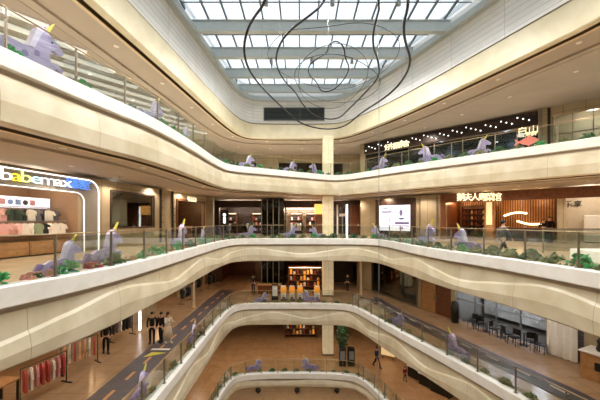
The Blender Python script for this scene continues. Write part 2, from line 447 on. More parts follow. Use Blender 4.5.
# ---- third storey (the camera's own level)
L3 = Fac((-12.85, 3), (-8.6, 27.4), 0)
st0, st1 = -0.0, L3.s(82)
w0, w1 = L3.s(111), L3.s(153); dr0, dr1 = L3.s(177), L3.s(204)
L3.wall('wall_left.003', 3.72, [(.3, st1, 0, 2.85), (w0, w1, 1.15, 3.15), (dr0, dr1, 0, 3.1)], WALL)
L3.room('wall_left.013', .2, st1, 3.2, 3.7, mat('baby_shop_wall', '#a58465', .6)); L3.room('wall_left.023', w0-.6, w1+.6, 3, 3.7, WALLDK); L3.room('wall_left.033', dr0-.8, dr1+.2, 4, 3.7, WALLDK)
B3 = Fac((-9.8, 33), (8.5, 33), 0)
B3.wall('wall_back.003', 3.75, [(B3.s(219), B3.s(261), 0, 3.0), (B3.s(286), B3.s(320), 0, 3.0), (B3.s(333), B3.s(348), 0, 2.9)], WALLDK)
B3.room('wall_back.013', B3.s(218), B3.s(262), 4, 3.7, WALLDK); B3.room('wall_back.023', B3.s(285), B3.s(321), 4, 3.7, WALLW); B3.room('wall_back.033', B3.s(332), B3.s(349), 4, 3.7, WALLDK)
R3 = Fac((6.1, 30.3), (22.2, 15.8), 0)
r0, r1 = R3.s(446), R3.s(557)
R3.wall('wall_right.003', 3.75, [(r0, r1, 0, 3.3), (R3.s(566), R3.L-.3, 0, 3.3)], WALL)
R3.room('wall_right.013', r0, r1, 4.2, 3.7, WOOD); R3.room('wall_right.023', R3.s(566), R3.L-.3, 3.0, 3.7, WALLW)
# pilaster between the left arcade and the far wall
g = MB(); g.box(0, .9, 0, .5, 0, 3.75, WALL); struct(g.build('wall_left.043', M=Matrix.Translation((-9.2, 28.6, 0))))
# ---- top storey
L4 = Fac((-18, 4), (-13, 35), 5.4); L4.wall('wall_left.004', 3.85, [(4, 12, .1, 3), (14, 22, .1, 3)], WALL); L4.room('wall_left.014', 3.8, 22.2, 4, 3.8, WALLDK)
B4 = Fac((-13, 35), (7, 35), 5.4); B4.wall('wall_back.004', 3.85, [(3, 8, .1, 2.9), (10.5, 18, .1, 2.9)], WALL); B4.room('wall_back.014', 2.8, 18.2, 3, 3.8, WALLDK)
R4 = Fac((6.1, 30.3), (24.2, 14.0), 5.4)
f0, f1 = R4.s(365), R4.s(538); g0, g1 = R4.s(553), R4.s(640)
R4.wall('wall_right.004', 3.85, [(f0, f1, .1, 2.75), (g0, min(g1, R4.L-.2), .1, 3.2)], WALL); R4.room('wall_right.014', f0, f1, 3, 3.8, DARK); R4.room('wall_right.024', g0, min(g1, R4.L-.2), 2.5, 3.8, WALLW)
# ---- second storey
L2 = Fac((-12, 4), (-10.4, 34), -5.4)
L2.wall('wall_left.002', 3.75, [(3, 10.5, 0, 3), (12.3, 15.5, 0, 3.1), (19, 23, 0, 3), (24.5, 29, 0, 3)], WALL); L2.room('wall_left.012', 2.8, 29.2, 4.5, 3.7, WALLDK)
B2 = Fac((-10.4, 34), (6, 34), -5.4)
B2.wall('wall_back.002', 3.75, [(B2.s(222), B2.s(256), 0, 3), (B2.s(286), B2.s(320), 0, 2.8)], WALLDK); B2.room('wall_back.012', B2.s(221), B2.s(321), 4, 3.7, WOOD)
R2 = Fac((6.0, 31.66), (16.2, 8.4), -5.4)
QC = [R2.s(p) for p in (372, 417, 421, 451, 455, 546, 562, 584)]; q = QC
R2.wall('wall_right.002', 3.75, [(q[0], q[1], .15, 3), (q[2], q[3], 0, 2.6), (q[4], q[5], 0, 3.2), (q[6], q[7], 0, 3.0)], WALL)
R2.room('wall_right.012', q[0], q[1], 3, 3.7, WALLDK); R2.room('wall_right.022', q[4], q[5], 5, 3.7, mat('cafe_wall_grey', '#8f8a83', .5))
# ---- first storey
L1 = Fac((-12, 4), (-10.4, 35.5), -10.8); L1.wall('wall_left.001', 3.75, [(6, 12, 0, 3), (14, 20, 0, 3), (22, 29, 0, 3)], WALL); L1.room('wall_left.011', 5.8, 29.2, 4, 3.7, WALLDK)
B1 = Fac((-10.4, 35.5), (7, 35.5), -10.8); B1.wall('wall_back.001', 3.75, [(B1.s(252), B1.s(281), 0, 3), (B1.s(330), B1.s(350), 0, 3)], WALLW); B1.room('wall_back.011', B1.s(251), B1.s(352), 4, 3.7, WALLDK)
R1 = Fac((7, 34), (13.8, 15), -10.8); R1.wall('wall_right.001', 3.75, [(3.0, 6, 0, 3), (7.5, 18, 0, 3)], WALLW); R1.room('wall_right.011', 2.8, 18.2, 5, 3.7, WALLDK)
# outer shell
for nm, a in (('wall_left', (OX0-.2, OX0, OY0, OY1)), ('wall_right', (OX1, OX1+.2, OY0, OY1)), ('wall_back', (OX0, OX1, OY1, OY1+.2)), ('wall_front', (OX0, OX1, OY0-.2, OY0))):
    g = MB(); g.box(*a, -16.2, 9.3, WALLW); struct(g.build(nm))
# ------------------------------------------------------------------ lettering
def text_mesh(body, size, m, th=.02, align='CENTER'):
    cu = bpy.data.curves.new('t', 'FONT'); cu.body = body; cu.size = size; cu.extrude = th; cu.align_x = align; cu.align_y = 'CENTER'; cu.resolution_u = 3
    o = bpy.data.objects.new('t', cu); COL.objects.link(o)
    bpy.context.view_layer.update()
    me = bpy.data.meshes.new_from_object(o.evaluated_get(bpy.context.evaluated_depsgraph_get()))
    bpy.data.objects.remove(o); me.materials.clear(); me.materials.append(m); return me
def letters(name, body, size, m, M, parent=None, th=.02, align='CENTER'):
    """upright lettering that reads from the atrium (local x along the wall)"""
    me = text_mesh(body, size, m, th, align)
    o = bpy.data.objects.new(name, me); COL.objects.link(o)
    if parent: o.parent = parent; o.matrix_local = M @ Matrix.Rotation(PI/2, 4, 'X')
    else: o.matrix_world = M @ Matrix.Rotation(PI/2, 4, 'X')
    return o

# ------------------------------------------------------------------ people
SKIN = mat('skin', '#c99a7c', .5)
def person(label, M, h=1.7, walk=0, top=BLACK, legs=BLACK, shoe=BLACK, hair=BLACK, long_hair=False, arm=(0, 0), skirt=None, female=False, lean=0, bend=0):
    """an upright or striding figure: one skinned body, with clothes and hair as its parts"""
    k = h/1.75
    root = thing('person', label, 'person', M)
    sw = .17 if female else .2; hw = .09
    def leg(sx, a):       # a: swing
        hip = Vector((sx*hw, 0, .92)); kn = hip+Vector((sx*.01, -math.sin(a+.06*abs(walk))*.44, -math.cos(a)*.44))
        b = a-.35*abs(walk) if a < 0 else a-.05*walk
        an = kn+Vector((0, -math.sin(b)*.42, -math.cos(b)*.42)); return hip, kn, an, an+Vector((sx*.02, -.15, -.05))
    legsP = [leg(1, .42*walk), leg(-1, -.42*walk)]
    low = min(l[3].z for l in legsP)-.025
    def up(p): return Vector((p.x, p.y-lean*max(0, p.z-.95), p.z-low))*k
    sh = 1.42
    def armf(sx, a, e):
        s0 = Vector((sx*sw, 0, sh)); el = s0+Vector((sx*.05, -math.sin(a)*.28, -math.cos(a)*.28))
        wr = el+Vector((-sx*.02, -math.sin(a+e)*.25, -math.cos(a+e)*.25)); d = (wr-el).normalized(); return s0, el, wr, wr+d*.09
    armP = [armf(1, -.35*walk+arm[0], .25+arm[1]), armf(-1, .35*walk+arm[0], .25+arm[1])]
    def skin(name, V, Ed, R, m, parent):
        me = bpy.data.meshes.new(name); me.from_pydata([up(v) for v in V], Ed, [])
        me.materials.append(m)
        o = bpy.data.objects.new(name, me); COL.objects.link(o); o.parent = parent
        o.modifiers.new('skin', 'SKIN')
        o.modifiers['skin'].use_smooth_shade = True
        if not me.skin_vertices: return o
        for i, r in enumerate(R):
            r2 = r if isinstance(r, tuple) else (r, r)
            me.skin_vertices[0].data[i].radius = (r2[0]*k, r2[1]*k)
        me.skin_vertices[0].data[0].use_root = True
        s = o.modifiers.new('sub', 'SUBSURF'); s.levels = 1; s.render_levels = 1
        return o
    # body
    V = [Vector((0,0,.95)), Vector((0,.01,1.12)), Vector((0,.01,1.32)), Vector((0,0,1.46)), Vector((0,-.01,1.54)), Vector((0,-.015,1.62)), Vector((0,-.01,1.72))]
    R = [(.13,.10), (.115,.09), (.14,.10), (.07,.06), (.05,.05), (.075,.09), (.07,.085)]
    Ed = [(0,1),(1,2),(2,3),(3,4),(4,5),(5,6)]
    for l in legsP:
        i = len(V); V += list(l); R += [.085, .055, .036, .03]; Ed += [(0,i),(i,i+1),(i+1,i+2),(i+2,i+3)]
    for a in armP:
        i = len(V); V += list(a); R += [.05, .04, .028, (.034, .016)]; Ed += [(3,i),(i,i+1),(i+1,i+2),(i+2,i+3)]
        d = (a[3]-a[2]).normalized(); sx = 1 if a[0].x > 0 else -1
        for j, (o_, ln) in enumerate(((-.028,.07),(-.010,.08),(.009,.075),(.027,.06))):
            b0 = len(V); side = Vector((0, 1, 0)); p0 = a[3]+side*o_
            V += [p0+d*ln*.5, p0+d*ln+Vector((-sx*.015,0,0))]; R += [.009, .007]; Ed += [(i+3, b0), (b0, b0+1)]
        b0 = len(V); V += [a[2]+d*.04+Vector((0,-.045,0)), a[2]+d*.085+Vector((-sx*.01,-.06,0))]; R += [.011, .009]; Ed += [(i+2, b0), (b0, b0+1)]
    body = skin('body', V, Ed, R, SKIN, root)
    # face details
    b = MB(); hp = Vector((0, -.015, 1.65))
    for sx in (-1, 1): b.ball(tuple(up(hp+Vector((sx*.03, -.085, .01)))), .011*k, BLACK, 6, 4)
    b.build('eyes', root, smooth=True)
    b = MB(); b.ball(tuple(up(hp+Vector((0, -.095, -.015)))), (.012*k, .018*k, .02*k), SKIN, 6, 4); b.build('nose', root, smooth=True)
    # hair
    b = MB(); c_ = up(Vector((0, .012, 1.70)))
    b.ball(tuple(c_), (.09*k, .105*k, .095*k), hair, 10, 8)
    if long_hair: b.ball(tuple(up(Vector((0, .07, 1.53)))), (.085*k, .05*k, .2*k), hair, 8, 6)
    b.build('hair', root, smooth=True)
    # top
    V = [Vector((0,0,.9)), Vector((0,.01,1.12)), Vector((0,.01,1.32)), Vector((0,0,1.44)), Vector((0,0,1.49))]; R = [(.17,.13), (.14,.115), (.165,.125), (.10,.08), (.065,.06)]; Ed = [(0,1),(1,2),(2,3),(3,4)]
    for a in armP:
        i = len(V); V += [a[0], a[1], a[2]]; R += [.068, .055, .042]; Ed += [(3,i),(i,i+1),(i+1,i+2)]
    skin('jacket', V, Ed, R, top, root)
    if skirt:
        b = MB(); b.lathe([(.15*k, .98*k), (.2*k, .75*k), (.27*k, .42*k), (.25*k, .41*k)], skirt, 14); b.build('skirt', root, smooth=True)
    V = [Vector((0,0,.98)), Vector((0,0,.9))]; R = [(.14,.11), (.15,.12)]; Ed = [(0,1)]
    for l in legsP:
        i = len(V); V += [l[0]+Vector((0,0,-.06)), l[1], l[2]+Vector((0,0,.02))]; R += [.098, .07, .052]; Ed += [(1,i),(i,i+1),(i+1,i+2)]
    skin('trousers', V, Ed, R, legs, root)
    for l in legsP:
        b = MB(); a_ = up(l[2]); t_ = up(l[3]); b.rings([[(a_.x+x*.05*k, a_.y+.05*k, a_.z+z*.04*k-.01) for x, z in ((-1,-1),(1,-1),(1,1.2),(-1,1.2))],
            [(a_.x+x*.05*k, a_.y-.03*k, a_.z+z*.04*k-.01) for x, z in ((-1,-1),(1,-1),(1,1.1),(-1,1.1))], [(t_.x+x*.045*k, t_.y-.03*k, t_.z+z*.024*k) for x, z in ((-1,-1),(1,-1),(1,.8),(-1,.8))]], shoe)
        b.build('shoe', root, smooth=False)
    return root
def ground(px, py, z):          # point of a floor at height z seen at a pixel of the photograph
    Y = (EYE-z)*F/(py-HZ); return Vector(((px-300)/F*Y, Y, z))
def pm(v, rz): return Matrix.Translation(v) @ Matrix.Rotation(rz, 4, 'Z')
NAVY = mat('navy_cloth', '#2c3347', .8); GREYC = mat('grey_cloth', '#5e5d60', .8); BLKC = mat('black_cloth', '#121214', .85); WHC = mat('white_cloth', '#ddd6c8', .8); BEIGEC = mat('beige_cloth', '#c8b49a', .8); REDC = mat('red_cloth', '#9c3030', .8); BRHAIR = mat('brown_hair', '#2c1c14', .6)
person('person in a grey jacket and dark trousers striding past the restaurant behind the glass railing', pm(ground(503, 258, 0), PI/2), 1.55, 1, GREYC, BLKC, BLKC)
person('person dressed in black with a bag-free back, standing nearest the railing logo', pm(ground(152, 343, -5.4), .3), 1.72, 0, BLKC, BLKC).__setitem__('label', 'person in black standing on the left of the trio beside the dark runner')
person('person in black standing between the other two by the dark runner', pm(ground(161, 342, -5.4), -.4), 1.68, .1, BLKC, BLKC)
person('person in a white coat and skirt standing beside two people in black', pm(ground(168, 343, -5.4), .9), 1.72, .3, WHC, BEIGEC, BEIGEC, BRHAIR, True, (.5, 1.2), BEIGEC, True)
person('person in black standing alone in front of the lit clothing shop', pm(ground(106, 353, -5.4), .6), 1.66, .35, BLKC, BLKC, female=True)
person('person in dark clothes walking on the lowest gallery near the railing', pm(ground(377, 367, -10.8), .5), 1.72, .8, NAVY, BLKC)
person('small child in a red top on the lowest gallery beside the shop front', pm(ground(405, 381, -10.8), .3), 1.1, .3, REDC, BLKC)
person('person in dark clothes at the far end of the third balcony, by the dark tower', pm(Vector((-4.55, 29.2, -5.4)), .2), 1.66, .4, BLKC, NAVY)
person('person in dark clothes right of the lit column on the third balcony', pm(Vector((4.7, 29.6, -5.4)), -.5), 1.7, .5, BLKC, BLKC)

# ------------------------------------------------------------------ unicorn figures and flower clumps behind the railings
UNI = [(-.50,0),(-.58,.10),(-.60,.26),(-.52,.42),(-.36,.50),(-.12,.50),(.02,.54),(.12,.70),(.18,.86),(.22,.92),(.26,1.03),(.31,.93),(.40,.89),(.52,.80),(.60,.72),(.58,.65),(.50,.63),(.42,.67),(.36,.64),(.34,.52),(.36,.42),(.48,.44),(.60,.36),(.56,.28),(.46,.34),(.40,.26),(.34,.10),(.34,0),(.20,0),(.19,.14),(.08,.22),(-.14,.20),(-.26,.16),(-.28,0)]
def unicorn(M, label, s=1.0, flip=False, body=None, group='lilac unicorn figures along the railings'):
    root = thing('unicorn_figure', label, 'decoration', M @ Matrix.Diagonal((-s if flip else s, s, s, 1)), group)
    b = MB(); b.prism(UNI, -.05, .05, body or LILAC); b.build('body', root)
    b = MB(); b.prism([(.27,.98),(.33,.93),(.46,1.22)], -.03, .03, YELL); b.build('horn', root)
    b = MB(); b.prism([(-.02,.52),(.04,.72),(.10,.90),(.20,1.0),(.25,.95),(.18,.84),(.12,.68),(.06,.52)], -.07, .07, LILACP); b.build('mane', root)
    b = MB(); b.prism([(-.52,.42),(-.66,.46),(-.76,.30),(-.72,.10),(-.66,.2),(-.62,.34),(-.55,.36)], -.04, .04, LILACD); b.build('tail', root)
    b = MB()
    for x, z, r in ((-.32,.32,.07),(-.08,.36,.055),(-.2,.24,.04),(.12,.46,.05)):
        b.prism([(x+r*math.cos(a*PI/4), z+r*math.sin(a*PI/4)) for a in range(8)], -.058, .058, LILACD)
    b.build('spots', root)
    b = MB(); b.prism([(.38+.022*math.cos(a*PI/4), .80+.022*math.sin(a*PI/4)) for a in range(8)], -.056, .056, BLACK); b.build('eye', root)
    return root
def bush_mesh(seed, m, r=.3):
    rnd = random.Random(seed); b = MB()
    for i in range(46):
        a = rnd.uniform(0, 2*PI); e = rnd.uniform(-.05, 1)*PI/2; rr = r*rnd.uniform(.55, 1)
        c = Vector((rr*1.15*math.cos(a)*math.cos(e), rr*.55*math.sin(a)*math.cos(e), .04+rr*1.1*max(0, math.sin(e))))
        Rm = Matrix.Translation(c) @ Matrix.Rotation(rnd.uniform(0, 2*PI), 4, 'Z') @ Matrix.Rotation(rnd.uniform(-1, 1), 4, 'X') @ Matrix.Rotation(rnd.uniform(-1, 1), 4, 'Y')
        l = r*rnd.uniform(.3, .45); w_ = l*.55
        b.add([(-l,0,0),(0,-w_,.02),(l,0,0),(0,w_,.02),(0,0,.05*l/.1),(0,0,-.02)], [[0,1,4],[1,2,4],[2,3,4],[3,0,4],[1,0,5],[2,1,5],[3,2,5],[0,3,5]], m, Rm)
    return b
def flower_mesh(seed, m, r=.2):
    rnd = random.Random(seed); b = MB()
    for i in range(9):
        c = Vector((rnd.uniform(-1, 1)*r, rnd.uniform(-.5, .5)*r, .05+rnd.uniform(0, 1)*r*.9))
        for j in range(6):
            a = j*PI/3; b.ball((c.x+.05*math.cos(a), c.y, c.z+.05*math.sin(a)), (.04, .02, .04), m, 6, 4)
        b.ball((c.x, c.y-.02, c.z), .022, YELL, 6, 4)
    return b
BUSH = {}
def clump(kind, M, label, group):
    if kind not in BUSH:
        root = thing('flower_clump' if kind[0] in 'prq' else 'leafy_clump', label, 'plant', M, group)
        if kind[0] in 'gdo':
            bush_mesh(len(BUSH)+3, {'g': GREEN, 'd': GREEND, 'o': OLIVEG}[kind[0]]).build('foliage', root)
            if kind == 'gp': flower_mesh(5, PINK, .16).build('blossoms', root)
            if kind == 'op': flower_mesh(6, PEACH, .2).build('blossoms', root)
        else:
            flower_mesh(len(BUSH)+11, {'p': PINK, 'r': RED, 'q': PEACH}[kind[0]]).build('blossoms', root)
            bush_mesh(len(BUSH)+5, GREEND, .14).build('foliage', root)
        BUSH[kind] = root; bpy.context.view_layer.update(); return root
    return dup(BUSH[kind], M, label, group)
def on_rail(k, px, d=.42):
    """point of the planting strip behind a storey's railing met in the direction of px, and the strip's direction"""
    P = off(k, d); n = len(P); t = (px-300)/F; best = None
    for i in range(n):
        a, b = P[i], P[(i+1) % n]
        fa, fb = a.x-t*a.y, b.x-t*b.y
        if fa*fb <= 0 and (a.y > 1.5 and b.y > 1.5):
            u = fa/(fa-fb) if fa != fb else 0; p = a+(b-a)*u
            if best is None or p.y < best[0].y: best = (p, math.atan2((b-a).y, (b-a).x))
    return best
UN = {4: [(28,1.5,0),(152,1.05,0),(184,.95,0),(246,.95,0),(290,.9,0),(316,.95,1),(380,1,0),(430,1.15,1),(478,1.0,0)],
      3: [(62,.95,0),(106,1.2,0),(180,1.1,0),(202,.8,0),(248,.95,0),(290,.95,0),(317,.85,1),(378,.9,1),(427,1.1,0),(466,.95,1)],
      2: [(140,1.0,0),(193,.9,0),(262,.9,0),(309,1.05,1),(398,.95,0),(456,1.1,1)], 1: [(255,1,0),(309,1.05,1)]}
UL = {4: ['big lilac unicorn figure behind the top balcony glass, closest at left','lilac unicorn figure on the top balcony, second along its left side','lilac unicorn figure on the top balcony, third along its left side','lilac unicorn figure at the far left bend of the top balcony','lilac unicorn figure on the top balcony left of the column','lilac unicorn figure on the top balcony right next to the column','lilac unicorn figure on the top balcony below the dotted dark band, nearest the column','lilac unicorn figure on the top balcony, middle one below the dotted dark band','lilac unicorn figure on the top balcony, nearest the pink fish sign'],
      3: ['low lilac unicorn figure lying in flowers in front of the baby clothes shop','tall lilac unicorn figure with yellow mane between the baby shop and the first window','lilac unicorn figure in front of the doorway with the small lit sign','small lilac unicorn figure at the end of the left side of the second balcony','lilac unicorn figure at the far left bend of the second balcony','lilac unicorn figure left of the column on the second balcony','lilac unicorn figure just left of the column on the second balcony','lilac unicorn figure in front of the bright wall screen','lilac unicorn figure right of the bright wall screen','lilac unicorn figure before the restaurant opening'],
      2: ['lilac unicorn figure on the third balcony, nearest at left','lilac unicorn figure on the left side of the third balcony beyond the people','lilac unicorn figure on the third balcony left of the capsule machines','lilac unicorn figure among the capsule machines on the third balcony','lilac unicorn figure on the third balcony before the dark display window','lilac unicorn figure on the third balcony before the grey cafe front'],
      1: ['lilac unicorn figure on the lowest balcony, left one of two','lilac unicorn figure on the lowest balcony, closest to the column']}
UP = {}
for k in UN:
    for (px, s, fl_), lb in zip(UN[k], UL[k]):
        p, a = on_rail(k, px, .64); UP.setdefault(k, []).append(p)
        u = unicorn(pm(Vector((p.x, p.y, FZ[k])), a), lb, s*(1.2 if k >= 3 and px > 150 else 1), bool(fl_))
# the long yellow mane strips of the nearest figure on the second balcony
side_names = {'l': 'left', 'b': 'far', 'r': 'right'}
ordw = ['first', 'second', 'third', 'fourth', 'fifth', 'sixth', 'seventh', 'eighth', 'ninth', 'tenth', 'eleventh', 'twelfth', 'thirteenth', 'fourteenth', 'fifteenth', 'sixteenth', 'seventeenth', 'eighteenth', 'nineteenth', 'twentieth']
shortb = {4: 'top balcony', 3: 'second balcony', 2: 'third balcony', 1: 'lowest balcony'}
KN = {'g': 'green leafy clump', 'd': 'dark green leafy clump', 'o': 'olive leafy clump', 'p': 'pink blossom clump', 'r': 'red blossom clump', 'q': 'peach blossom clump', 'gp': 'green clump with pink blossoms', 'op': 'olive clump with peach blossoms'}
for k in (4, 3, 2, 1):
    Q = openrun(k, .38)
    pts = [p for p in resample(Q, {4: .95, 3: .8, 2: 1.0, 1: 1.0}[k]) if p.y > (3 if k < 4 else 4) and abs(p.x/p.y) < 1.06]
    cnt = {'l': 0, 'b': 0, 'r': 0}; rnd = random.Random(k)
    for i, p in enumerate(pts):
        side = 'l' if p.x < -4.9 and p.y < 22.5 else ('b' if p.x < 4.2 else 'r')
        if k == 2 and side == 'l' and i % 2: continue
        c_ = cnt[side]; cnt[side] += 1
        seq = ['g', 'p', 'g', 'r', 'd', 'q', 'g', 'gp'] if k >= 3 and side == 'l' else (['d', 'o', 'gp', 'o', 'd', 'op'] if k >= 3 else ['op', 'o', 'q', 'op', 'd', 'o'])
        kd = seq[c_ % len(seq)]; s = rnd.uniform(1.0, 1.35)*(1.0 if k >= 3 else .75)
        q = pts[min(i+1, len(pts)-1)]; r_ = pts[max(i-1, 0)]; a = math.atan2(q.y-r_.y, q.x-r_.x)
        start = {'l': 'near left end', 'b': 'left corner', 'r': 'far right corner'}[side]
        nth = ordw[c_] if c_ < 20 else 'twenty-%s' % ordw[c_-20]
        clump(kd, pm(Vector((p.x, p.y, FZ[k]+.0)), a) @ Matrix.Diagonal((s, s, s, 1)), '%s, %s railing, %s plant from %s' % (KN[kd], shortb[k], nth, start), 'leaf and blossom clumps on the %s' % shortb[k])

# ------------------------------------------------------------------ hanging ring sculpture
def smooth_loop(P, it=3):
    P = [tuple(p) for p in P]
    for _ in range(it):
        Q = []
        for i in range(len(P)):
            a = P[i]; b = P[(i+1) % len(P)]
            Q += [tuple(x*.75+y*.25 for x, y in zip(a, b)), tuple(x*.25+y*.75 for x, y in zip(a, b))]
        P = Q
    return P
def loop_at(pix, z, far):     # outline of a hanging ring lying near height z
    out = []
    for i, (px, py) in enumerate(pix):
        zz = z+.35*math.sin(i*1.7); Y = (zz-EYE)*F/(HZ-py); out.append((((px-300)/F)*Y, Y, zz))
    return out+far
RING = mat('ring_black_metal', '#222327', .6)
sculp = thing('ring_sculpture', 'hanging sculpture of wavy black metal rings below the skylight', 'sculpture', loc=(1, 15, 12.7))
Mi = Matrix.Translation((-1, -15, -12.7))
loops = [([(268,0),(250,22),(243,46),(247,68),(262,88),(283,108),(300,124),(325,130),(345,127),(362,112),(385,98),(402,82),(412,62),(405,42),(403,24),(409,5)], 9.2, [(3.0,8.5,9.0),(-.6,8.3,9.4)], .055),
         ([(325,2),(312,14),(292,28),(279,44),(275,62),(283,80),(296,92),(303,106),(318,118),(338,120),(352,106),(366,92),(380,76),(378,60),(372,44),(375,22),(381,4)], 10.0, [(2.2,10.0,10.2),(1.2,10.0,10.0)], .05),
         ([(328,45),(336,40),(344,46),(345,58),(350,68),(344,80),(333,91),(321,92),(317,82),(308,74),(309,64),(320,57),(328,52)], 10.6, [], .04),
         ([(300,60),(330,52),(360,60),(385,80),(370,98),(340,104),(310,98),(292,80)], 9.6, [], .018),
         ([(310,50),(345,40),(372,62),(362,92),(332,112),(302,100),(296,72)], 10.4, [], .016),
         ([(262,60),(300,84),(345,92),(390,70),(405,40),(370,20),(320,28),(280,30)], 9.9, [], .014)]
for pix, z, far, r in loops:
    b = MB(); b.tube(smooth_loop(loop_at(pix, z, far)), r, RING, 6, closed=True); b.build('ring', sculp, Mi, smooth=True)
for px, py, z in ((250,22,9.3),(262,88,9.1),(345,127,9.2),(402,82,9.2),(279,44,10.0),(352,106,10.0),(378,60,10.0),(328,45,10.6),(344,80,10.6),(317,82,10.6),(403,24,9.2),(300,124,9.2)):
    Y = (z-EYE)*F/(HZ-py); X = (px-300)/F*Y
    b = MB(); b.tube([(X, Y, z), (X, Y, 13.3)], .008, GREYM, 4); b.build('suspension_wire', sculp, Mi)
# long thin cable hanging down through the atrium
b = MB(); b.tube([(5.0, 19, 13.4), (5.0, 19, -12.0)], .018, GREYM, 5); b.lathe([(.0, -12.3), (.05, -12.25), (.05, -12.0), (0, -11.95)], STEEL, 8, (5.0, 19, 0))
o = b.build('hanging_cable'); tag(o, 'thin grey cable hanging straight down through the atrium right of the column', 'cable')

# ------------------------------------------------------------------ baby clothes shop (left, second balcony)
PORT = mat('portal_pale_grey', '#8d857a', .5); LEDO = emit('led_outline', '#fffaf0', 1.0)
sh = thing('shop_portal', 'pale grey rounded shop portal with white light outline around the baby clothes shop', 'shop front', L3.M(0, -.12, 0))
e = L3.s(97)
def rr(x0, x1, z1, r, n=6):
    return [(x0, 0.0), (x0, z1)]+[(x1-r+r*math.sin(a*PI/2/n), z1-r+r*math.cos(a*PI/2/n)) for a in range(n+1)]+[(x1, 0.0)]
outer = rr(.1, e, 3.62, .6); inner = rr(.35, st1-.05, 2.85, .45)
b = MB(); n_ = len(outer)
vs = [(x, y, z) for y in (0, .12) for P in (outer, inner) for x, z in P]
fs = []
for i in range(n_-1):
    fs += [[i, i+1, n_+i+1, n_+i], [2*n_+i, 3*n_+i, 3*n_+i+1, 2*n_+i+1], [i, 2*n_+i, 2*n_+i+1, i+1], [n_+i, n_+i+1, 3*n_+i+1, 3*n_+i]]
b.add(vs, fs, PORT); b.build('frame', sh)
def edge(P, r, m): bb = MB(); bb.tube([(x, -.03, z) for x, z in P], r, m, 6); return bb
edge([(x-.05*(i > 2), z-.05) for i, (x, z) in enumerate(rr(.1, e, 3.6, .6))][1:], .03, LEDO).build('light_outline', sh)
edge([(x, z) for x, z in rr(.35, st1-.02, 2.87, .45)][1:],   .018, LEDO).build('inner_light_outline', sh)
sg = thing('shop_sign', 'illuminated round-letter sign in white, yellow and blue above the baby clothes shop', 'sign', L3.M(0, -.2, 0))
cols = [('b', '#ffffff'), ('a', '#ffe84a'), ('b', '#f2ffa0'), ('e', '#c8f4ff'), ('m', '#e8f6ff'), ('a', '#ffffff'), ('x', '#ffffff')]
sx = [L3.s(p) for p in (-1, 9.5, 19.5, 30, 42, 53, 61.5)]
for (ch, cc), x in zip(cols, sx):
    hh = L3.h(171.5+(x-sx[0])*1.15, x)
    letters('letter', ch, .64, emit('sign_'+cc[1:]+ch, cc, .75), Matrix.Translation((x+.1, 0, 3.26)) @ Matrix.Diagonal((1.55, 1, 1, 1)), sg, .01)
BLUEL = emit('sign_blue', '#5b98ff', .7)
for ch, p in zip('爱婴室', (67.5, 75, 82)): letters('letter', ch, .5, BLUEL, Matrix.Translation((L3.s(p), 0, 3.24)) @ Matrix.Diagonal((1.3, 1, 1, 1)), sg, .008)
# frieze of pictures
fr_ = thing('picture_frieze', 'backlit white strip of product pictures inside the baby clothes shop', 'display', L3.M(0, 1.7, 0))
LB = emit('frieze_white', '#f4f6ff', .45)
b = MB(); b.box(.6, st1-.15, 0, .08, 2.1, 2.6, LB); b.build('light_box', fr_)
PB = [mat('print_blue', '#8fa6d8', .6), mat('print_pink', '#e0a8a8', .6), mat('print_dark', '#4a4438', .6)]
b = MB(); x = .8
while x < st1-.7:
    b.ball((x, -.01, 2.35), (.12, .01, .12), PB[random.randrange(3)], 8, 5); b.box(x+.2, x+.42, -.02, 0, 2.24, 2.48, PB[random.randrange(2)]); x += .62
b.build('pictures', fr_)
# counters with drawers
cabc = None
for i in range(6):
    x0 = .6+i*(st1-1.0)/6; wd = (st1-1.0)/6-.04
    M = L3.M(x0, .25, 0); lb = 'light wood drawer counter in the baby clothes shop, %s from the near end' % ordw[i]
    if cabc is None:
        cabc = thing('drawer_counter', lb, 'cabinet', M, 'drawer counters in the baby clothes shop')
        b = MB(); b.box(0, wd, 0, .3, .05, .62, WOODL, bev=.01); b.box(.03, wd-.03, .03, .27, 0, .05, BLACK); b.build('body', cabc)
        for j in range(2):
            b = MB(); b.box(.04, wd-.04, -.02, 0,   .08+j*.27, .32+j*.27, WOODL, bev=.006); b.build('drawer', cabc)
        bpy.context.view_layer.update()
    else: dup(cabc, M, lb)
# garments on rails
GC = [('#e3b5ad', 'pale pink'), ('#b8473f', 'red'), ('#3e4d3f', 'dark green'), ('#20201f', 'black'), ('#e8e1d4', 'white'), ('#d99f6c', 'orange'), ('#8d9a7a', 'sage green'), ('#c98b8b', 'rose'), ('#6b6a6e', 'grey')]
GM = [mat('cloth_'+n_.replace(' ', '_'), c_, .85, noise=(7, None, 3)) for c_, n_ in GC]
GARM = [(-.05,.0),(-.07,-.03),(-.24,-.10),(-.33,-.36),(-.24,-.40),(-.19,-.26),(-.21,-.75),(.21,-.75),(.19,-.26),(.24,-.40),(.33,-.36),(.24,-.10),(.07,-.03),(.05,0)]
gproto = {}
def garment(ci, M, label, group):
    if ci not in gproto:
        t = thing('hanging_garment', label, 'clothing', M, group)
        b = MB(); b.prism([(x, z) for x, z in GARM], -.05, .05, GM[ci]); b.build('cloth', t)
        b = MB(); b.tube([(-.2, 0, -.1), (0, 0, .02), (.2, 0, -.1)], .008, GREYM, 4); b.tube([(0, 0, .02), (0, 0, .07), (.02, 0, .1)], .006, GREYM, 4); b.build('hanger', t)
        gproto[ci] = t; bpy.context.view_layer.update()
    else: dup(gproto[ci], M, label, group)
rail_m = None
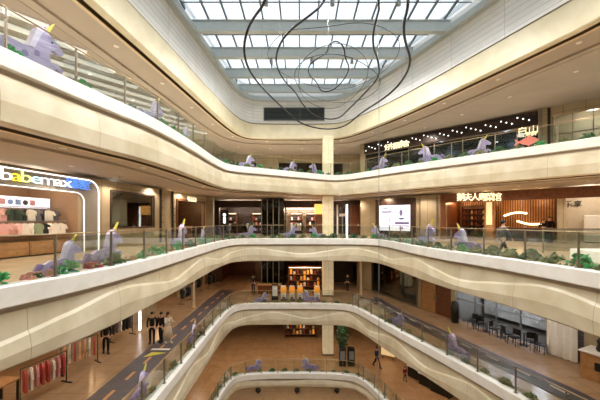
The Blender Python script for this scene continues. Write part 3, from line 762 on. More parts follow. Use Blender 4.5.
for row, (dz, dd) in enumerate(((2.02, 1.0), (1.4, .6))):
    b = MB(); b.tube([(.5, 0, 0), (st1-.3, 0, 0)], .015, GREYM, 6)
    for xx in (.5, st1/2, st1-.3): b.tube([(xx, 0, 0), (xx, 3.2-dd-.1, 0)], .012, GREYM, 5)
    o = b.build('clothes_rail', M=L3.M(0, dd, dz+.1)); tag(o, '%s steel clothes rail across the baby clothes shop' % ('upper', 'lower')[row], 'rail')
    nG = 20; rnd_ = random.Random(row)
    for i in range(nG):
        x0 = 6.4+i*(st1-6.7)/nG
        ci = random.Random(i*7+row*3).choice([0, 0, 0, 7, 4, 2] if 5 < i < 13 else ([2, 6, 3, 8, 4, 0] if i >= 13 else [1, 5, 4, 1, 3, 0]))
        garment(ci, L3.M(x0, dd, dz, .9*math.sin(i*2.3)) @ Matrix.Diagonal((.85, 1.5, .72, 1)), '%s garment, %s rail of the baby clothes shop, %s from near end' % (GC[ci][1], ('upper', 'lower')[row], ordw[i]), 'garments in the baby clothes shop')
lamp(L3.M(3, 1.0, 3.3).translation, 45, WARM, .3); lamp(L3.M(8, 1.0, 3.3).translation, 60, WARM, .3); lamp(L3.M(10.6, 1.0, 3.3).translation, 30, WARM, .3)
# shop window 1 : dark glass display with brown panel
wn = thing('shop_window', 'dark display window in a brown frame next to the baby clothes shop', 'window', L3.M(0, 0, 0))
b = MB(); t_ = .08
for a in ((w0, w1, 1.15-t_, 1.15), (w0, w1, 3.15, 3.15+t_)): b.box(a[0]-t_, a[1]+t_, -.08, .1, a[2], a[3], WALLDK)
b.box(w0-t_, w0, -.08, .1, 1.15, 3.15, WALLDK); b.box(w1, w1+t_, -.08, .1, 1.15, 3.15, WALLDK); b.build('frame', wn)
b = MB(); b.box(w0, w1, .02, .035, 1.15, 3.15, GLASSS); b.build('pane', wn)
o = MB().box(w1-.9, w1-.05, .3, .4, 1.15, 3.15, WOOD).build('wooden_panel', M=L3.M()); tag(o, 'reddish brown wooden panel inside the dark display window', 'panel')
sf = thing('sofa', 'dark sofa seen through the display window beside the baby shop', 'sofa', L3.M(w0+1.0, 1.4, 1.0))
b = MB(); b.box(0, 1.8, 0, .8, .0, .45, DARK, bev=.06); b.build('seat', sf); b = MB(); b.box(0, 1.8, .6, .85, .45, .95, DARK, bev=.06); b.build('backrest', sf)
for xx in (-.2, 1.8): b = MB(); b.box(xx, xx+.2, 0, .85, 0, .65, DARK, bev=.05); b.build('armrest', sf)
o = MB().box(w0-.5, w1+.5, .9, 2.9, .9, .99, WALLDK).build('display_platform', M=L3.M()); tag(o, 'dark raised platform behind the display window', 'platform')
lamp(L3.M((w0+w1)/2, 1.5, 3.4).translation, 12, WARM, .1)
# dark metal uprights on the left facade
for i, p in enumerate((160, 172)):
    x = L3.s(p); b = MB(); b.box(x-.06, x+.06, -.1, 0, 0, 3.7, DARK); b.box(x-.12, x-.06, -.05, 0, 0, 3.7, STEEL)
    for j in range(5): b.box(x+.02, x+.3-.03*j, -.12, -.06, .9+j*.5, .94+j*.5, DARK)
    o = b.build('metal_upright', M=L3.M()); tag(o, 'dark metal upright on the beige wall, %s the window side' % ('on', 'further from')[i], 'post')
# shop with a small lit sign
sn = thing('lit_sign', 'small glowing cream sign above the doorway on the left side', 'sign', L3.M(L3.s(187), -.15, 3.1))
b = MB(); b.box(0, 1.2, 0, .1, .02, .36, emit('sign_cream', '#fff3c8', .9)); b.build('light_box', sn)
letters('characters', '茶里说', .3, WALLDK, Matrix.Translation((.6, -.01, .19)), sn, .004)
b = MB(); b.box(0, dr1-dr0-.6, 0, .6, 0, 1.0, WOOD, bev=.02); b.box(-.03, dr1-dr0-.55, -.05, .65, 1.0, 1.05, WOODL); o = b.build('service_counter', M=L3.M(dr0+.3, 1.0)); tag(o, 'brown wooden service counter inside the doorway with the lit sign', 'counter')
lamp(L3.M((dr0+dr1)/2, 1.8, 2.9).translation, 60, '#ffc88a', .2)
dp = thing('door_frame', 'brown timber frame of the doorway beneath the small lit sign', 'door frame', L3.M())
for a in (dr0-.12, dr1): b = MB(); b.box(a, a+.12, -.1, .26, 0, 3.1, WOOD); b.build('jamb', dp)
b = MB(); b.box(dr0-.12, dr1+.12, -.1, .26, 3.1, 3.22, WOOD); b.build('header', dp)

# ------------------------------------------------------------------ far shops, second balcony
def shop_light(Fc, x, d, h, label, w=1.2, m=None):
    b = MB(); b.box(-w/2, w/2, -.08, .08, 0, .05, WHITE); b.box(-w/2+.03, w/2-.03, -.06, .06, -.02, 0, m or LED)
    o = b.build('ceiling_lamp', M=Fc.M(x, d, h)); tag(o, label, 'ceiling light')
    lamp(Fc.M(x, d, h-.25).translation, 35, WARM, .2)
for i, p in enumerate((230, 243, 256)): shop_light(B3, B3.s(p), 1.3, 3.3, 'white strip lamp in the dark far shop, %s from the left' % ordw[i])
for i, p in enumerate((291, 300, 309)): shop_light(B3, B3.s(p), 1.2, 2.9, 'white strip lamp in the bright far shop left of the column, %s from the left' % ordw[i])
def rack(M, label, cols, w=1.4, group=None):
    """a free-standing clothes rack with garments (parts of a stock display)"""
    r = thing('clothes_rack', label, 'clothes rack', M, group)
    b = MB(); b.tube([(-w/2, 0, .03), (-w/2, 0, 1.35), (w/2, 0, 1.35), (w/2, 0, .03)], .02, BLACK, 6); b.build('frame', r)
    for sx in (-1, 1): b = MB(); b.box(sx*w/2-.03, sx*w/2+.03, -.28, .28, 0, .04, BLACK); b.build('foot', r)
    return r
def filled_rack(Mr, label, cols, w, what, n=7):
    rack(Mr, label, cols, w)
    for i in range(n):
        garment(cols[i % len(cols)], Mr @ Matrix.Translation((-w/2+.15+i*(w-.3)/(n-1), 0, 1.26)) @ Matrix.Rotation(1.2, 4, 'Z') @ Matrix.Diagonal((.8, .8, 1.1, 1)), '%s garment on %s, %s along' % (GC[cols[i % len(cols)]][1], what, ordw[i]), 'garments on '+what)
filled_rack(B3.M(B3.s(228), 1.0), 'black clothes rack inside the dark far shop', [3, 8, 4, 3], 1.4, 'the left rack of the dark far shop', 5)
filled_rack(B3.M(B3.s(246), 1.2), 'second black clothes rack inside the dark far shop', [3, 3, 4, 2], 1.4, 'the right rack of the dark far shop', 5)
filled_rack(B3.M(B3.s(297), 1.3), 'clothes rack in the bright far shop', [4, 3, 8, 4], 1.6, 'the rack of the bright far shop', 6)
sq = thing('light_box_sign', 'small dark sign with glowing white figure on the far left pilaster', 'sign', Matrix.Translation((-7.8, 29.4, 1.0)))
b = MB(); b.box(0, .8, 0, .1, 0, 1.6, DARK, bev=.02); b.build('panel', sq)
b = MB(); b.ball((.4, -.02, 1.1), (.14, .02, .14), LED, 8, 6); b.box(.3, .5, -.03, 0, .3, .85, LED); b.build('glowing_mark', sq)
tw = None
for k, zf in ((3, 0), (2, -5.4)):
    t_ = thing('elevator_tower', ['', '', 'dark glass tower behind the third balcony, with greenery at its foot', 'black glass-clad tower behind the second balcony, left of the column'][k], 'tower', Matrix.Translation((-3.95, 30.2, zf)))
    b = MB(); b.box(0, 2.35, 0, 2.2, 0, 3.73, DARKG, bev=.03); b.build('core', t_)
    for i in range(4): b = MB(); b.box(.05+i*.58, .12+i*.58, -.05, 0, 0, 3.7, STEEL); b.build('fin', t_)
    for i in range(3): b = MB(); b.box(.16+i*.58, .6+i*.58, -.02, 0, .1, 3.6, GLASSS); b.build('glass_panel', t_)
# wood-framed lamps and white door frames right of the column
ol = thing('lantern_pillar', 'warm glowing orange pillar left of the column on the second balcony', 'lamp', Matrix.Translation((1.85, 30.5, 0)))
b = MB(); b.box(-.3, .3, -.3, .3, 0, 2.2, WOOD, bev=.02); b.build('base', ol); b = MB(); b.box(-.36, .36, -.36, .36, 2.2, 3.2, emit('amber_glow', '#ffb45a', .9), bev=.03); b.build('shade', ol)
for i, p in enumerate((337, 346.5)):
    b = MB(); x = B3.s(p); b.box(x-.08, x+.08, -.35, -.2, 0, 3.3, LED if i else WHITE); o = b.build('light_post', M=B3.M()); tag(o, ['white metal post right next to the column', 'glowing white vertical light post right of the column'][i], 'light post')
b = MB(); b.box(B3.s(339), B3.s(345), -.3, -.26, 2.0, 2.3, WHITE); b.box(B3.s(341.6), B3.s(342.4), -.3, -.26, 0, 2.0, GREYM); o = b.build('notice_board', M=B3.M(0, 0, .0)); o.location.z += .0; tag(o, 'small white notice board hung between the white posts', 'board')
lamp(B3.M(B3.s(341), 1.5, 2.6).translation, 60, WARM, .2)
wd = thing('timber_doors', 'tall brown timber doors between the white light post and the wall screen', 'door', B3.M(B3.s(350), -.12, 0))
for i in range(3): b = MB(); b.box(i*1.0+.03, i*1.0+.97, 0, .1, .02, 3.3, WOOD, bev=.02); lf = b.build('door_leaf', wd); b2 = MB(); b2.box(i*1.0+.85, i*1.0+.9, -.05, 0, 1, 1.3, STEEL); b2.build('handle', lf)

# ------------------------------------------------------------------ wall screen, right side
xs0, xs1 = R3.s(380.5), R3.s(411)
scn = thing('wall_screen', 'large bright white advertising screen in a brown frame on the right wall', 'screen', R3.M(0, -.2, 0))
b = MB(); b.box(xs0-.45, xs1+.45, .02, .19, .1, 3.55, WALLDK, bev=.02); b.build('frame', scn)
b = MB(); b.box(xs0, xs1, -.02, .02, .6, 2.95, emit('screen_white', '#eef0ff', .6)); b.build('display', scn)
SP = mat('screen_print', '#6c6484', .5, emis='#6c6484', estr=.4); SPB = mat('screen_print_blue', '#8088b8', .5, emis='#7f88c0', estr=.5)
W_ = xs1-xs0
b = MB(); b.box(xs0+.1*W_, xs0+.3*W_, -.04, -.02, 2.6, 2.72, SP); b.build('printed_block', scn)
b = MB(); b.box(xs0+.08*W_, xs0+.42*W_, -.04, -.02, 2.28, 2.42, SP); b.build('printed_block', scn)
b = MB(); b.box(xs0+.06*W_, xs0+.3*W_, -.04, -.02, 1.85, 1.9, SPB); b.build('printed_block', scn)
b = MB(); b.box(xs0+.06*W_, xs0+.36*W_, -.04, -.02, 1.7, 1.74, SPB); b.build('printed_block', scn)
b = MB(); b.box(xs0+.52*W_, xs0+.97*W_, -.04, -.02, 1.2, 1.42, SP); b.build('printed_block', scn)
b = MB(); b.box(xs0+.45*W_, xs0+.97*W_, -.04, -.02, 1.05, 1.1, SP); b.build('printed_block', scn)
b = MB(); b.ball((xs0+.72*W_, -.03, 2.25), (.16, .02, .3), SP, 8, 6); b.build('printed_block', scn)
b = MB(); b.ball((xs0+.74*W_, -.03, 1.72), (.3, .02, .1), SP, 8, 6); b.build('printed_block', scn)
b = MB(); b.ball((xs0+.75*W_, -.03, .85), (.12, .02, .14), SPB, 8, 6); b.build('printed_block', scn)

b = MB(); b.tube([(xs0+.32*W_, -.04, 1.1), (xs0+.36*W_, -.04, 1.7), (xs0+.45*W_, -.04, 2.3), (xs0+.58*W_, -.04, 2.7)], .03, SP, 5); b.build('printed_curve', scn)
for i, p in enumerate((420, 437)):
    b = MB(); x = R3.s(p); b.box(x-.05, x+.05, -.08, 0, 0, 3.7, STEEL); o = b.build('metal_upright', M=R3.M()); tag(o, 'slim bronze upright on the olive wall, %s' % ('next to the wall screen', 'next to the restaurant')[i], 'post')

# ------------------------------------------------------------------ restaurant
RX = lambda p: R3.s(p)
hd = thing('restaurant_header', 'brown timber header board above the restaurant opening', 'header', R3.M(0, -.15, 0))
b = MB(); b.box(r0-.3, R3.L-.3, 0, .14, 3.0, 3.7, WOOD, bev=.01); b.build('board', hd)
b = MB(); b.box(r0-.4, r0, -.02, .14, 0, 3.7, WOOD, bev=.01); b.build('jamb', hd)
rs = thing('restaurant_sign', 'row of glowing cream characters over the restaurant opening', 'sign', R3.M(0, -.3, 0))
SC = emit('sign_warm_cream', '#fff0c0', .9)
for ch, p in zip('鹅夫人粤菜馆', (462, 469, 476, 483.5, 490.5, 497.5)):
    letters('character', ch, .66, SC, Matrix.Translation((RX(p), 0, R3.h(197.8, RX(p)))), rs, .04)
# slatted back wall
b = MB(); x = r0+.2
while x < r1-.2: b.box(x, x+.07, 4.08, 4.2, .1, 3.4, WOODL); x += .17
o = b.build('slatted_wall_panel', M=R3.M()); tag(o, 'brown vertically slatted timber wall at the back of the restaurant', 'wall panel')
for i, (pa, pb, ya, yb) in enumerate(((504, 527, 216, 213.5), (517, 543, 221, 223.5))):
    pts = []
    for j in range(9):
        t_ = j/8; px = pa+(pb-pa)*t_; py = ya+(yb-ya)*t_+(2.0 if i else -2.0)*math.sin(t_*PI)
        x = R3.s(px, 3.9); pts.append((x, 3.9, R3.h(py, x, 3.9)))
    b = MB(); b.tube(pts, .075, LEDW, 6); o = b.build('wave_lamp', M=R3.M(), smooth=True); tag(o, ['upper left glowing wave-shaped lamp on the slatted restaurant wall', 'lower right glowing wave-shaped lamp on the slatted restaurant wall'][i], 'lamp')
# shelf wall at the left of the restaurant
shv = thing('display_shelf', 'brown display shelf with reddish goods at the left of the restaurant', 'shelf', R3.M(r0+.3, 3.3, 0))
b = MB(); b.box(0, 2.6, 0, .5, 0, .1, WOOD); b.box(0, .08, 0, .5, 0, 2.9, WOOD); b.box(2.52, 2.6, 0, .5, 0, 2.9, WOOD); b.box(0, 2.6, .44, .5, 0, 2.9, WALLDK); b.build('carcass', shv)
for i in range(5): b = MB(); b.box(.08, 2.52, 0, .44, .6+i*.5, .64+i*.5, WOOD); b.build('shelf_board', shv)
JM = [mat('jar_red', '#8e3a2a', .4), mat('jar_dark', '#3a2a22', .3), mat('jar_cream', '#c9a070', .4)]
jp = None
for i in range(4):
    for j in range(8):
        M = R3.M(r0+.3+.25+j*.3, 3.5, .64+i*.5); lb = 'small bottle on the restaurant display shelf, %s board up, %s from the left' % (ordw[i], ordw[j])
        b = MB(); mm = JM[(i*3+j) % 3]; b.lathe([(.06, 0), (.08, .02), (.08, .2), (.03, .27), (.03, .34)], mm, 8); o = b.build('bottle', M=M, smooth=True); tag(o, lb, 'bottle', 'bottles on the restaurant shelf')
pl = thing('lit_pillar', 'light timber pillar with a glowing face inside the restaurant', 'pillar', R3.M(RX(486), 1.2, 0))
b = MB(); b.box(-.35, .35, 0, .5, 0, 3.3, WOODL, bev=.02); b.build('shaft', pl); b = MB(); b.box(-.2, .2, -.03, 0, 1.2, 3.0, emit('pillar_glow', '#ffd9a0', .5)); b.build('light_panel', pl)
ct = thing('restaurant_counter', 'long dark low counter across the front of the restaurant', 'counter', R3.M(0, .9, 0))
c0, c1 = R3.s(497, .9), R3.s(552, .9)
b = MB(); b.box(c0, c1, 0, .6, 0, .95, mat('counter_dark', '#3d3a3b', .35), bev=.02); b.build('body', ct)
b = MB(); b.box(c0-.05, c1+.05, -.05, .65, .95, 1.02, WOOD, bev=.01); b.build('worktop', ct)
for i in range(5):
    b = MB(); b.lathe([(.0, 0), (.09, .0), (.13, .05), (.12, .06), (.08, .02), (0, .02)], WHITE, 10); o = b.build('bowl', M=R3.M(c0+.6+i*1.1, 1.2, 1.02), smooth=True); tag(o, 'white bowl on the restaurant counter, %s from the left' % ordw[i], 'bowl', 'bowls on the restaurant counter')
def chair(M, label, seat=None, frame=BLACK, group=None):
    t = thing('dining_chair', label, 'chair', M, group)
    b = MB(); b.box(-.22, .22, -.22, .22, .43, .48, seat or BLACK, bev=.02); b.build('seat', t)
    b = MB(); b.box(-.21, .21, .19, .23, .55, .88, seat or BLACK, bev=.015); b.build('backrest', t)
    for x in (-.2, .2):
        for y in (-.2, .21): b = MB(); b.tube([(x*1.08, y*1.08, 0), (x, y, .45 if y < 0 else .88)], .014, frame, 5); b.build('leg', t)
    return t
def table(M, label, top=None, leg=BLACK, w=.7, h=.74, group=None, square=False):
    t = thing('dining_table', label, 'table', M, group)
    b = MB()
    if square: b.box(-w/2, w/2, -w/2, w/2, h-.04, h, top or WHITE, bev=.01)
    else: b.lathe([(0, h-.03), (w/2-.01, h-.03), (w/2, h-.015), (w/2-.01, h), (0, h)], top or WHITE, 20)
    b.build('table_top', t); b = MB(); b.lathe([(.03, .03), (.03, h-.03)], leg, 8); b.build('pedestal', t); b = MB(); b.lathe([(0, 0), (.24, 0), (.24, .015), (.03, .03)], leg, 16); b.build('base', t)
    return t
table(R3.M(RX(455), .6), 'small table inside the restaurant, by the left jamb', WOOD)
chair(R3.M(RX(462), .8, 0, .5), 'dark chair beside the small table in the restaurant', NAVY)
chair(R3.M(RX(470), 1.2, 0, 2.5), 'dark chair near the lit pillar in the restaurant', BLACK)
person('person in black behind the restaurant counter, wearing a white mask-like scarf', R3.M(R3.s(543.5, 1.9), 1.9, 0, 0), 1.62, 0, BLKC, BLKC).__setitem__('label', 'person in black standing behind the right end of the restaurant counter')
person('taller person in black beside the right jamb of the restaurant', R3.M(R3.s(549.5, 2.3), 2.3, 0, .3), 1.8, 0, BLKC, BLKC)
for p in (460, 486, 515, 540): lamp(R3.M(R3.s(p, 2.4), 2.4, 3.2).translation, 40, '#ffc78a', .2)
# white wall cabinet right of the restaurant and its lettering
wc = thing('white_cabinet', 'cream sideboard against the white wall right of the restaurant', 'cabinet', R3.M(R3.s(584, 2.2), 2.2, 0))
b = MB(); b.box(0, 3, 0, .6, .05, 1.9, WHITE, bev=.02); b.box(.05, 2.95, .03, .6, 0, .05, BLACK); b.build('body', wc)
for i in range(3): b = MB(); b.box(.05+i, .97+i, -.02, 0, .1, 1.85, WHITE, bev=.01); dd_ = b.build('door', wc); b2 = MB(); b2.box(.85+i, .88+i, -.05, -.02, .9, 1.1, STEEL); b2.build('handle', dd_)
o = letters('wall_lettering', '乐享', .5, BLACK, R3.M(R3.s(573, 2.9), 2.9, 2.7)); tag(o, 'small dark lettering high on the white wall right of the restaurant', 'lettering')
lamp(R3.M(R3.s(590, 1.2), 1.2, 3.2).translation, 50, WARM, .2)
# low white planter partition near the railing
pt = thing('low_white_partition', 'low white L-shaped partition on the floor behind the right railing', 'partition', Matrix.Translation((10.6, 11.3, 0)))
b = MB(); b.box(0, 6.5, 0, .5, 0, .42, WHITE, bev=.02); b.build('long_side', pt); b = MB(); b.box(0, .5, -1.9, 0, 0, .42, WHITE, bev=.02); b.build('short_side', pt)
gp = thing('glass_screen', 'dark framed glass screen standing near the right railing', 'screen', Matrix.Translation((11.4, 14.1, 0)) @ Matrix.Rotation(-.15, 4, 'Z'))
b = MB(); b.box(0, 2.6, 0, .02, .1, 1.1, GLASSS); b.build('glass', gp)
b = MB(); b.box(0, 2.6, -.02, .04, 1.1, 1.16, STEEL); b.box(0, .05, -.02, .04, 0, 1.1, STEEL); b.box(2.55, 2.6, -.02, .04, 0, 1.1, STEEL); b.build('frame', gp)

# ------------------------------------------------------------------ top storey, right: dotted band, dark glass front
bd = thing('dotted_sign_band', 'long dark band dotted with small white lights above the top floor shop', 'sign band', R4.M(0, -.15, 0))
b = MB(); b.box(f0, f1, 0, .14, 2.78, 3.75, mat('band_dark', '#24130f', .5), bev=.01); b.build('panel', bd)
rnd = random.Random(3); b = MB(); x = f0+.2; i = 0
while x < f1-.2: b.ball((x, -.02, 3.0+.5*((i*37) % 10)/10+.05), .045, LED, 6, 4); x += .33; i += 1
o = b.build('light_dots', bd); o['kind'] = 'stuff'
fr4 = thing('glass_shop_front', 'dark glass shop front below the dotted band on the top floor', 'shop front', R4.M())
x = f0
while x < f1-.3:
    xe = min(x+2.2, f1); b = MB(); b.box(x+.04, xe-.04, .08, .1, .15, 2.72, GLASSS); b.build('glass_panel', fr4); b = MB(); b.box(x-.03, x+.03, .02, .14, .1, 2.75, STEEL); b.build('mullion', fr4); x = xe
s4 = thing('cream_letter_sign', 'row of cream glowing characters at the far end of the dotted band', 'sign', R4.M(0, -.28, 0))
for ch, p in zip('好邻居茶舍', (389, 394, 398.5, 403, 407.5)): letters('character', ch, .62, SC, Matrix.Translation((R4.s(p), 0, R4.h(148.2-(p-389)*.2, R4.s(p)))), s4, .03)
s5 = thing('cream_character_sign', 'cream two-line character sign on the dark glass above the pink fish', 'sign', R4.M(0, -.1, 0))
xx = R4.s(528); letters('upper_line', '白山', .62, SC, Matrix.Translation((xx, 0, R4.h(131, xx))), s5, .03); letters('lower_line', '渔港鲜', .34, SC, Matrix.Translation((xx, 0, R4.h(134.8, xx))), s5, .03)
fs_ = thing('fish_sign', 'glowing salmon pink fish-shaped sign at the right of the dark glass front', 'sign', R4.M(xx, -.12, R4.h(141.5, xx)))
FM = mat('salmon_glow', '#f08c7c', .5, emis='#f08c7c', estr=.3)
b = MB(); b.prism([(-.78,.26),(-.48,.06),(-.25,.2),(-.05,.3),(.1,.42),(.2,.28),(.42,.18),(.62,.0),(.42,-.16),(.15,-.26),(.05,-.38),(-.05,-.26),(-.3,-.18),(-.48,-.05),(-.78,-.2),(-.68,.03)], -.04, .04, FM); b.build('body', fs_)
b = MB(); b.ball((-.4, -.03, .5), (.22, .05, .16), mat('round_lamp', '#d9d2c4', .5, emis='#ffffff', estr=.3), 10, 6); b.build('round_mark', fs_)
for i, p in enumerate((541, 549)):
    x = R4.s(p); b = MB(); b.box(x-.08, x+.08, -.12, 0, 0, 3.8, STEEL if i == 0 else DARK); o = b.build('metal_upright', M=R4.M()); tag(o, 'metal upright right of the pink fish sign, %s one' % ('near', 'far')[i], 'post')
gw = thing('gridded_glass_wall', 'pale gridded glass wall at the right end of the top floor', 'glass wall', R4.M())
ge = min(g1, R4.L-.2)
for i in range(4):
    x0 = g0+(ge-g0)*i/4; x1 = g0+(ge-g0)*(i+1)/4
    b = MB(); b.box(x0+.03, x1-.03, .05, .07, .12, 3.15, GLASSS); b.build('glass_panel', gw); b = MB(); b.box(x0-.03, x0+.03, .0, .12, .1, 3.2, STEEL); b.build('mullion', gw)
b = MB(); b.box(g0, ge, -.02, .1, 1.9, 1.96, STEEL); b.build('transom', gw)
lamp(R4.M((g0+ge)/2, 1.2, 2.9).translation, 50, WARM, .2); lamp(R4.M((f0+f1)/2, 1.5, 2.6).translation, 30, '#cfe0ff', .2); lamp(R4.M(f1-2, 1.5, 2.6).translation, 25, '#cfe0ff', .2)
# top storey, left: white baffles under the ceiling
U_ = Vector((.665, .747)); N_ = Vector((-.747, .665)); an = math.atan2(U_.y, U_.x)
BAF = mat('baffle_white', '#f2f1ec', .4, emis='#ffffff', estr=.2)  # faint glow added to brighten the baffles, which are no lamps
P5 = off(5, 2.9)
def soff_x(o_):          # where the baffle at offset o_ meets the inner soffit's edge
    for a, b in zip(P5, P5[1:]+P5[:1]):
        fa, fb = a.dot(N_)-o_, b.dot(N_)-o_
        if fa*fb <= 0 and a.x < 0 and a.y > 2 and fa != fb: return a+(b-a)*(fa/(fa-fb))
    return None
for i in range(14):
    o_ = 12.2+i*1.05; e_ = soff_x(o_)
    if e_ is None: continue
    b = MB(); b.box(-5.5, 0, -.2, .2, -.05, 0, BAF, bev=.01); o = b.build('ceiling_baffle', M=Matrix.Translation((e_.x, e_.y, 9.2)) @ Matrix.Rotation(an, 4, 'Z'))
    tag(o, 'long white ceiling baffle with added glow over the top left gallery, %s from the near end' % ordw[i], 'ceiling baffle', 'white baffles on the top left ceiling')

# ------------------------------------------------------------------ third balcony: floor runners, kiosks, shops
def runner(name, label, pts, w, dash, z):
    P = [Vector(p) for p in pts]; t = thing(name, label, 'floor runner', loc=(P[0].x, P[0].y, z))
    b = MB(); vs = []; N = len(P)
    for i, p in enumerate(P):
        d = (P[min(i+1, N-1)]-P[max(i-1, 0)]).normalized(); nn = Vector((-d.y, d.x))*w/2
        for s_ in (-1, 1):
            for h in (.004, .016): q_ = p+nn*s_-P[0]; vs.append((q_.x, q_.y, h))
    fs = []
    for i in range(N-1):
        a = i*4; c_ = a+4; fs += [[a+1, a+3, c_+3, c_+1], [a, c_, c_+2, a+2], [a, a+1, c_+1, c_], [a+2, c_+2, c_+3, a+3]]
    fs += [[0, 2, 3, 1], [N*4-4, N*4-3, N*4-1, N*4-2]]
    b.add(vs, fs, RUN); b.build('mat', t)
    R_ = resample(P, 1.5)
    for i in range(len(R_)-1):
        b = MB()
        d = (R_[i+1]-R_[i]).normalized(); a = math.atan2(d.y, d.x)
        b.box(0, .7, -.07, .07, .017, .021, dash, Matrix.Translation((R_[i].x-P[0].x, R_[i].y-P[0].y, 0)) @ Matrix.Rotation(a, 4, 'Z'))
        b.build('dash', t)
    return t
RUN = mat('runner_dark', '#4c4346', .5, noise=(3, '#423a3d', 3)); DASHO = mat('dash_orange', '#c08a55', .6); DASHW = mat('dash_white', '#b9ada2', .6)
rl = runner('floor_runner', 'dark floor runner with orange dashes along the left gallery', [(-7.55, 4), (-7.55, 16), (-7.3, 30)], 1.35, DASHO, -5.4)
runner('floor_runner', 'dark floor runner with white dashes along the right gallery', [(6.4, 27), (7.35, 22.2), (9.0, 17), (10.7, 12), (11.6, 7)], 1.25, DASHW, -5.4)
v = ground(156, 354, -5.4)
em = thing('floor_emblem', 'yellow wedge emblem with a white lettering bar on the dark left runner', 'floor sign', loc=(v.x, v.y, -5.378))
b = MB(); b.add([(-.45, -.42, 0), (.5, .1, 0), (-.3, .18, 0), (-.45, -.42, .004), (.5, .1, .004), (-.3, .18, .004)], [[0, 2, 1], [3, 4, 5], [0, 1, 4, 3], [1, 2, 5, 4], [2, 0, 3, 5]], YELL); b.build('wedge', em)
b = MB(); b.box(-.5, .5, .42, .62, 0, .004, WHITE); b.build('lettering_bar', em)
# capsule machines
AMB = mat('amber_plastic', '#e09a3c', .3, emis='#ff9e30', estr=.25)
def capsule(M, label, top=AMB):
    t = thing('capsule_machine', label, 'vending machine', M, 'capsule machines by the railing')
    b = MB(); b.box(-.24, .24, -.24, .24, 0, .08, BLACK); b.build('plinth', t)
    b = MB(); b.box(-.23, .23, -.22, .22, .08, .62, WHITE, bev=.03); bo = b.build('body', t); b = MB(); b.lathe([(.06, 0), (.06, .04)], GREYM, 10, M=Matrix.Translation((0, -.22, .4)) @ Matrix.Rotation(PI/2, 4, 'X')); b.build('knob', bo)
    b = MB(); b.box(-.12, .12, -.24, -.21, .14, .28, BLACK, bev=.01); b.build('chute', t)
    b = MB(); b.box(-.25, .25, -.25, .25, .62, 1.15, top, bev=.08); b.build('tank', t); b = MB(); b.box(-.2, .2, -.2, .2, 1.15, 1.22, WHITE, bev=.03); b.build('lid', t)
    return t
for i, p in enumerate((283.5, 292, 300, 317)):
    capsule(Matrix.Translation(((p-300)/F*26.3, 26.3, -5.4)), 'white capsule machine with amber tank, %s from the left along the third balcony' % ordw[i])
tt = thing('totem_display', 'white and black totem display left of the capsule machines', 'display', Matrix.Translation(((275-300)/F*26.3, 26.3, -5.4)))
b = MB(); b.box(-.3, .3, -.1, .1, .0, .08, BLACK); b.build('base', tt); b = MB(); b.box(-.28, .28, -.08, .08, .08, 1.35, BLACK, bev=.02); b.build('frame', tt); b = MB(); b.box(-.22, .22, -.1, -.08, .35, 1.25, WHITE); b.build('screen', tt)
# greenery before the tower
for i in range(4): clump('d', Matrix.Translation((-3.6+i*.55, 29.6, -5.4)) @ Matrix.Diagonal((1.3, 1.3, 2.0, 1)), 'dark green shrub at the foot of the dark tower, %s from the left' % ordw[i], 'shrubs at the dark tower')
bx = thing('timber_box_bench', 'brown timber box in front of the dark tower on the third balcony', 'bench', Matrix.Translation((-4.0, 28.3, -5.4)))
b = MB(); b.box(0, 2.2, 0, .7, 0, .8, WOOD, bev=.02); b.build('body', bx); b = MB(); b.box(-.05, 2.25, -.05, .75, .8, .86, WOODL, bev=.01); b.build('top', bx)
# kiosk shelves with lit goods
def kiosk(M, label, w=3.4, h=2.3):
    t = thing('kiosk_shelf', label, 'shelf', M)
    b = MB(); b.box(0, w, .5, .58, 0, h, WALLDK); b.box(0, .07, 0, .5, 0, h, WOOD); b.box(w-.07, w, 0, .5, 0, h, WOOD); b.box(0, w, 0, .55, h, h+.1, WOOD); b.build('carcass', t)
    for i in range(3): b = MB(); b.box(.07, w-.07, 0, .5, .35+i*.6, .39+i*.6, WOOD); b.build('shelf_board', t)
    b = MB(); b.box(.1, w-.1, .02, .06, h-.06, h-.02, LEDW); b.build('light_strip', t); return t
kiosk(Matrix.Translation((-1.2, 29.8, -5.4)), 'brown kiosk shelf with lit top behind the capsule machines')
kiosk(Matrix.Translation((-1.6, 31.5, -10.8)), 'dark kiosk shelf with packed goods on the lowest gallery left of the column')
for zf, y0, x0, nm in ((-5.4, 29.8, -1.2, 'kiosk behind the capsule machines'), (-10.8, 31.5, -1.6, 'kiosk on the lowest gallery')):
    for i in range(3):
        for j in range(9):
            b = MB(); mm = [JM[0], JM[2], WHITE, JM[1], AMB][(i*2+j*3+int(-zf)) % 5]; b.box(-.11, .11, -.1, .1, 0, .28+.1*((i+j) % 3), mm, bev=.02)
            o = b.build('goods_box', M=Matrix.Translation((x0+.3+j*.34, y0+.22, zf+.39+i*.6))); tag(o, 'small packet on the %s, %s board up, %s from left' % (nm, ordw[i], ordw[j]), 'box', 'packets on the '+nm)
lamp((.5, 28.9, -3.0), 60, '#ffc78a', .2); lamp((-5, 31.5, -2.6), 60, '#ffc78a', .2)
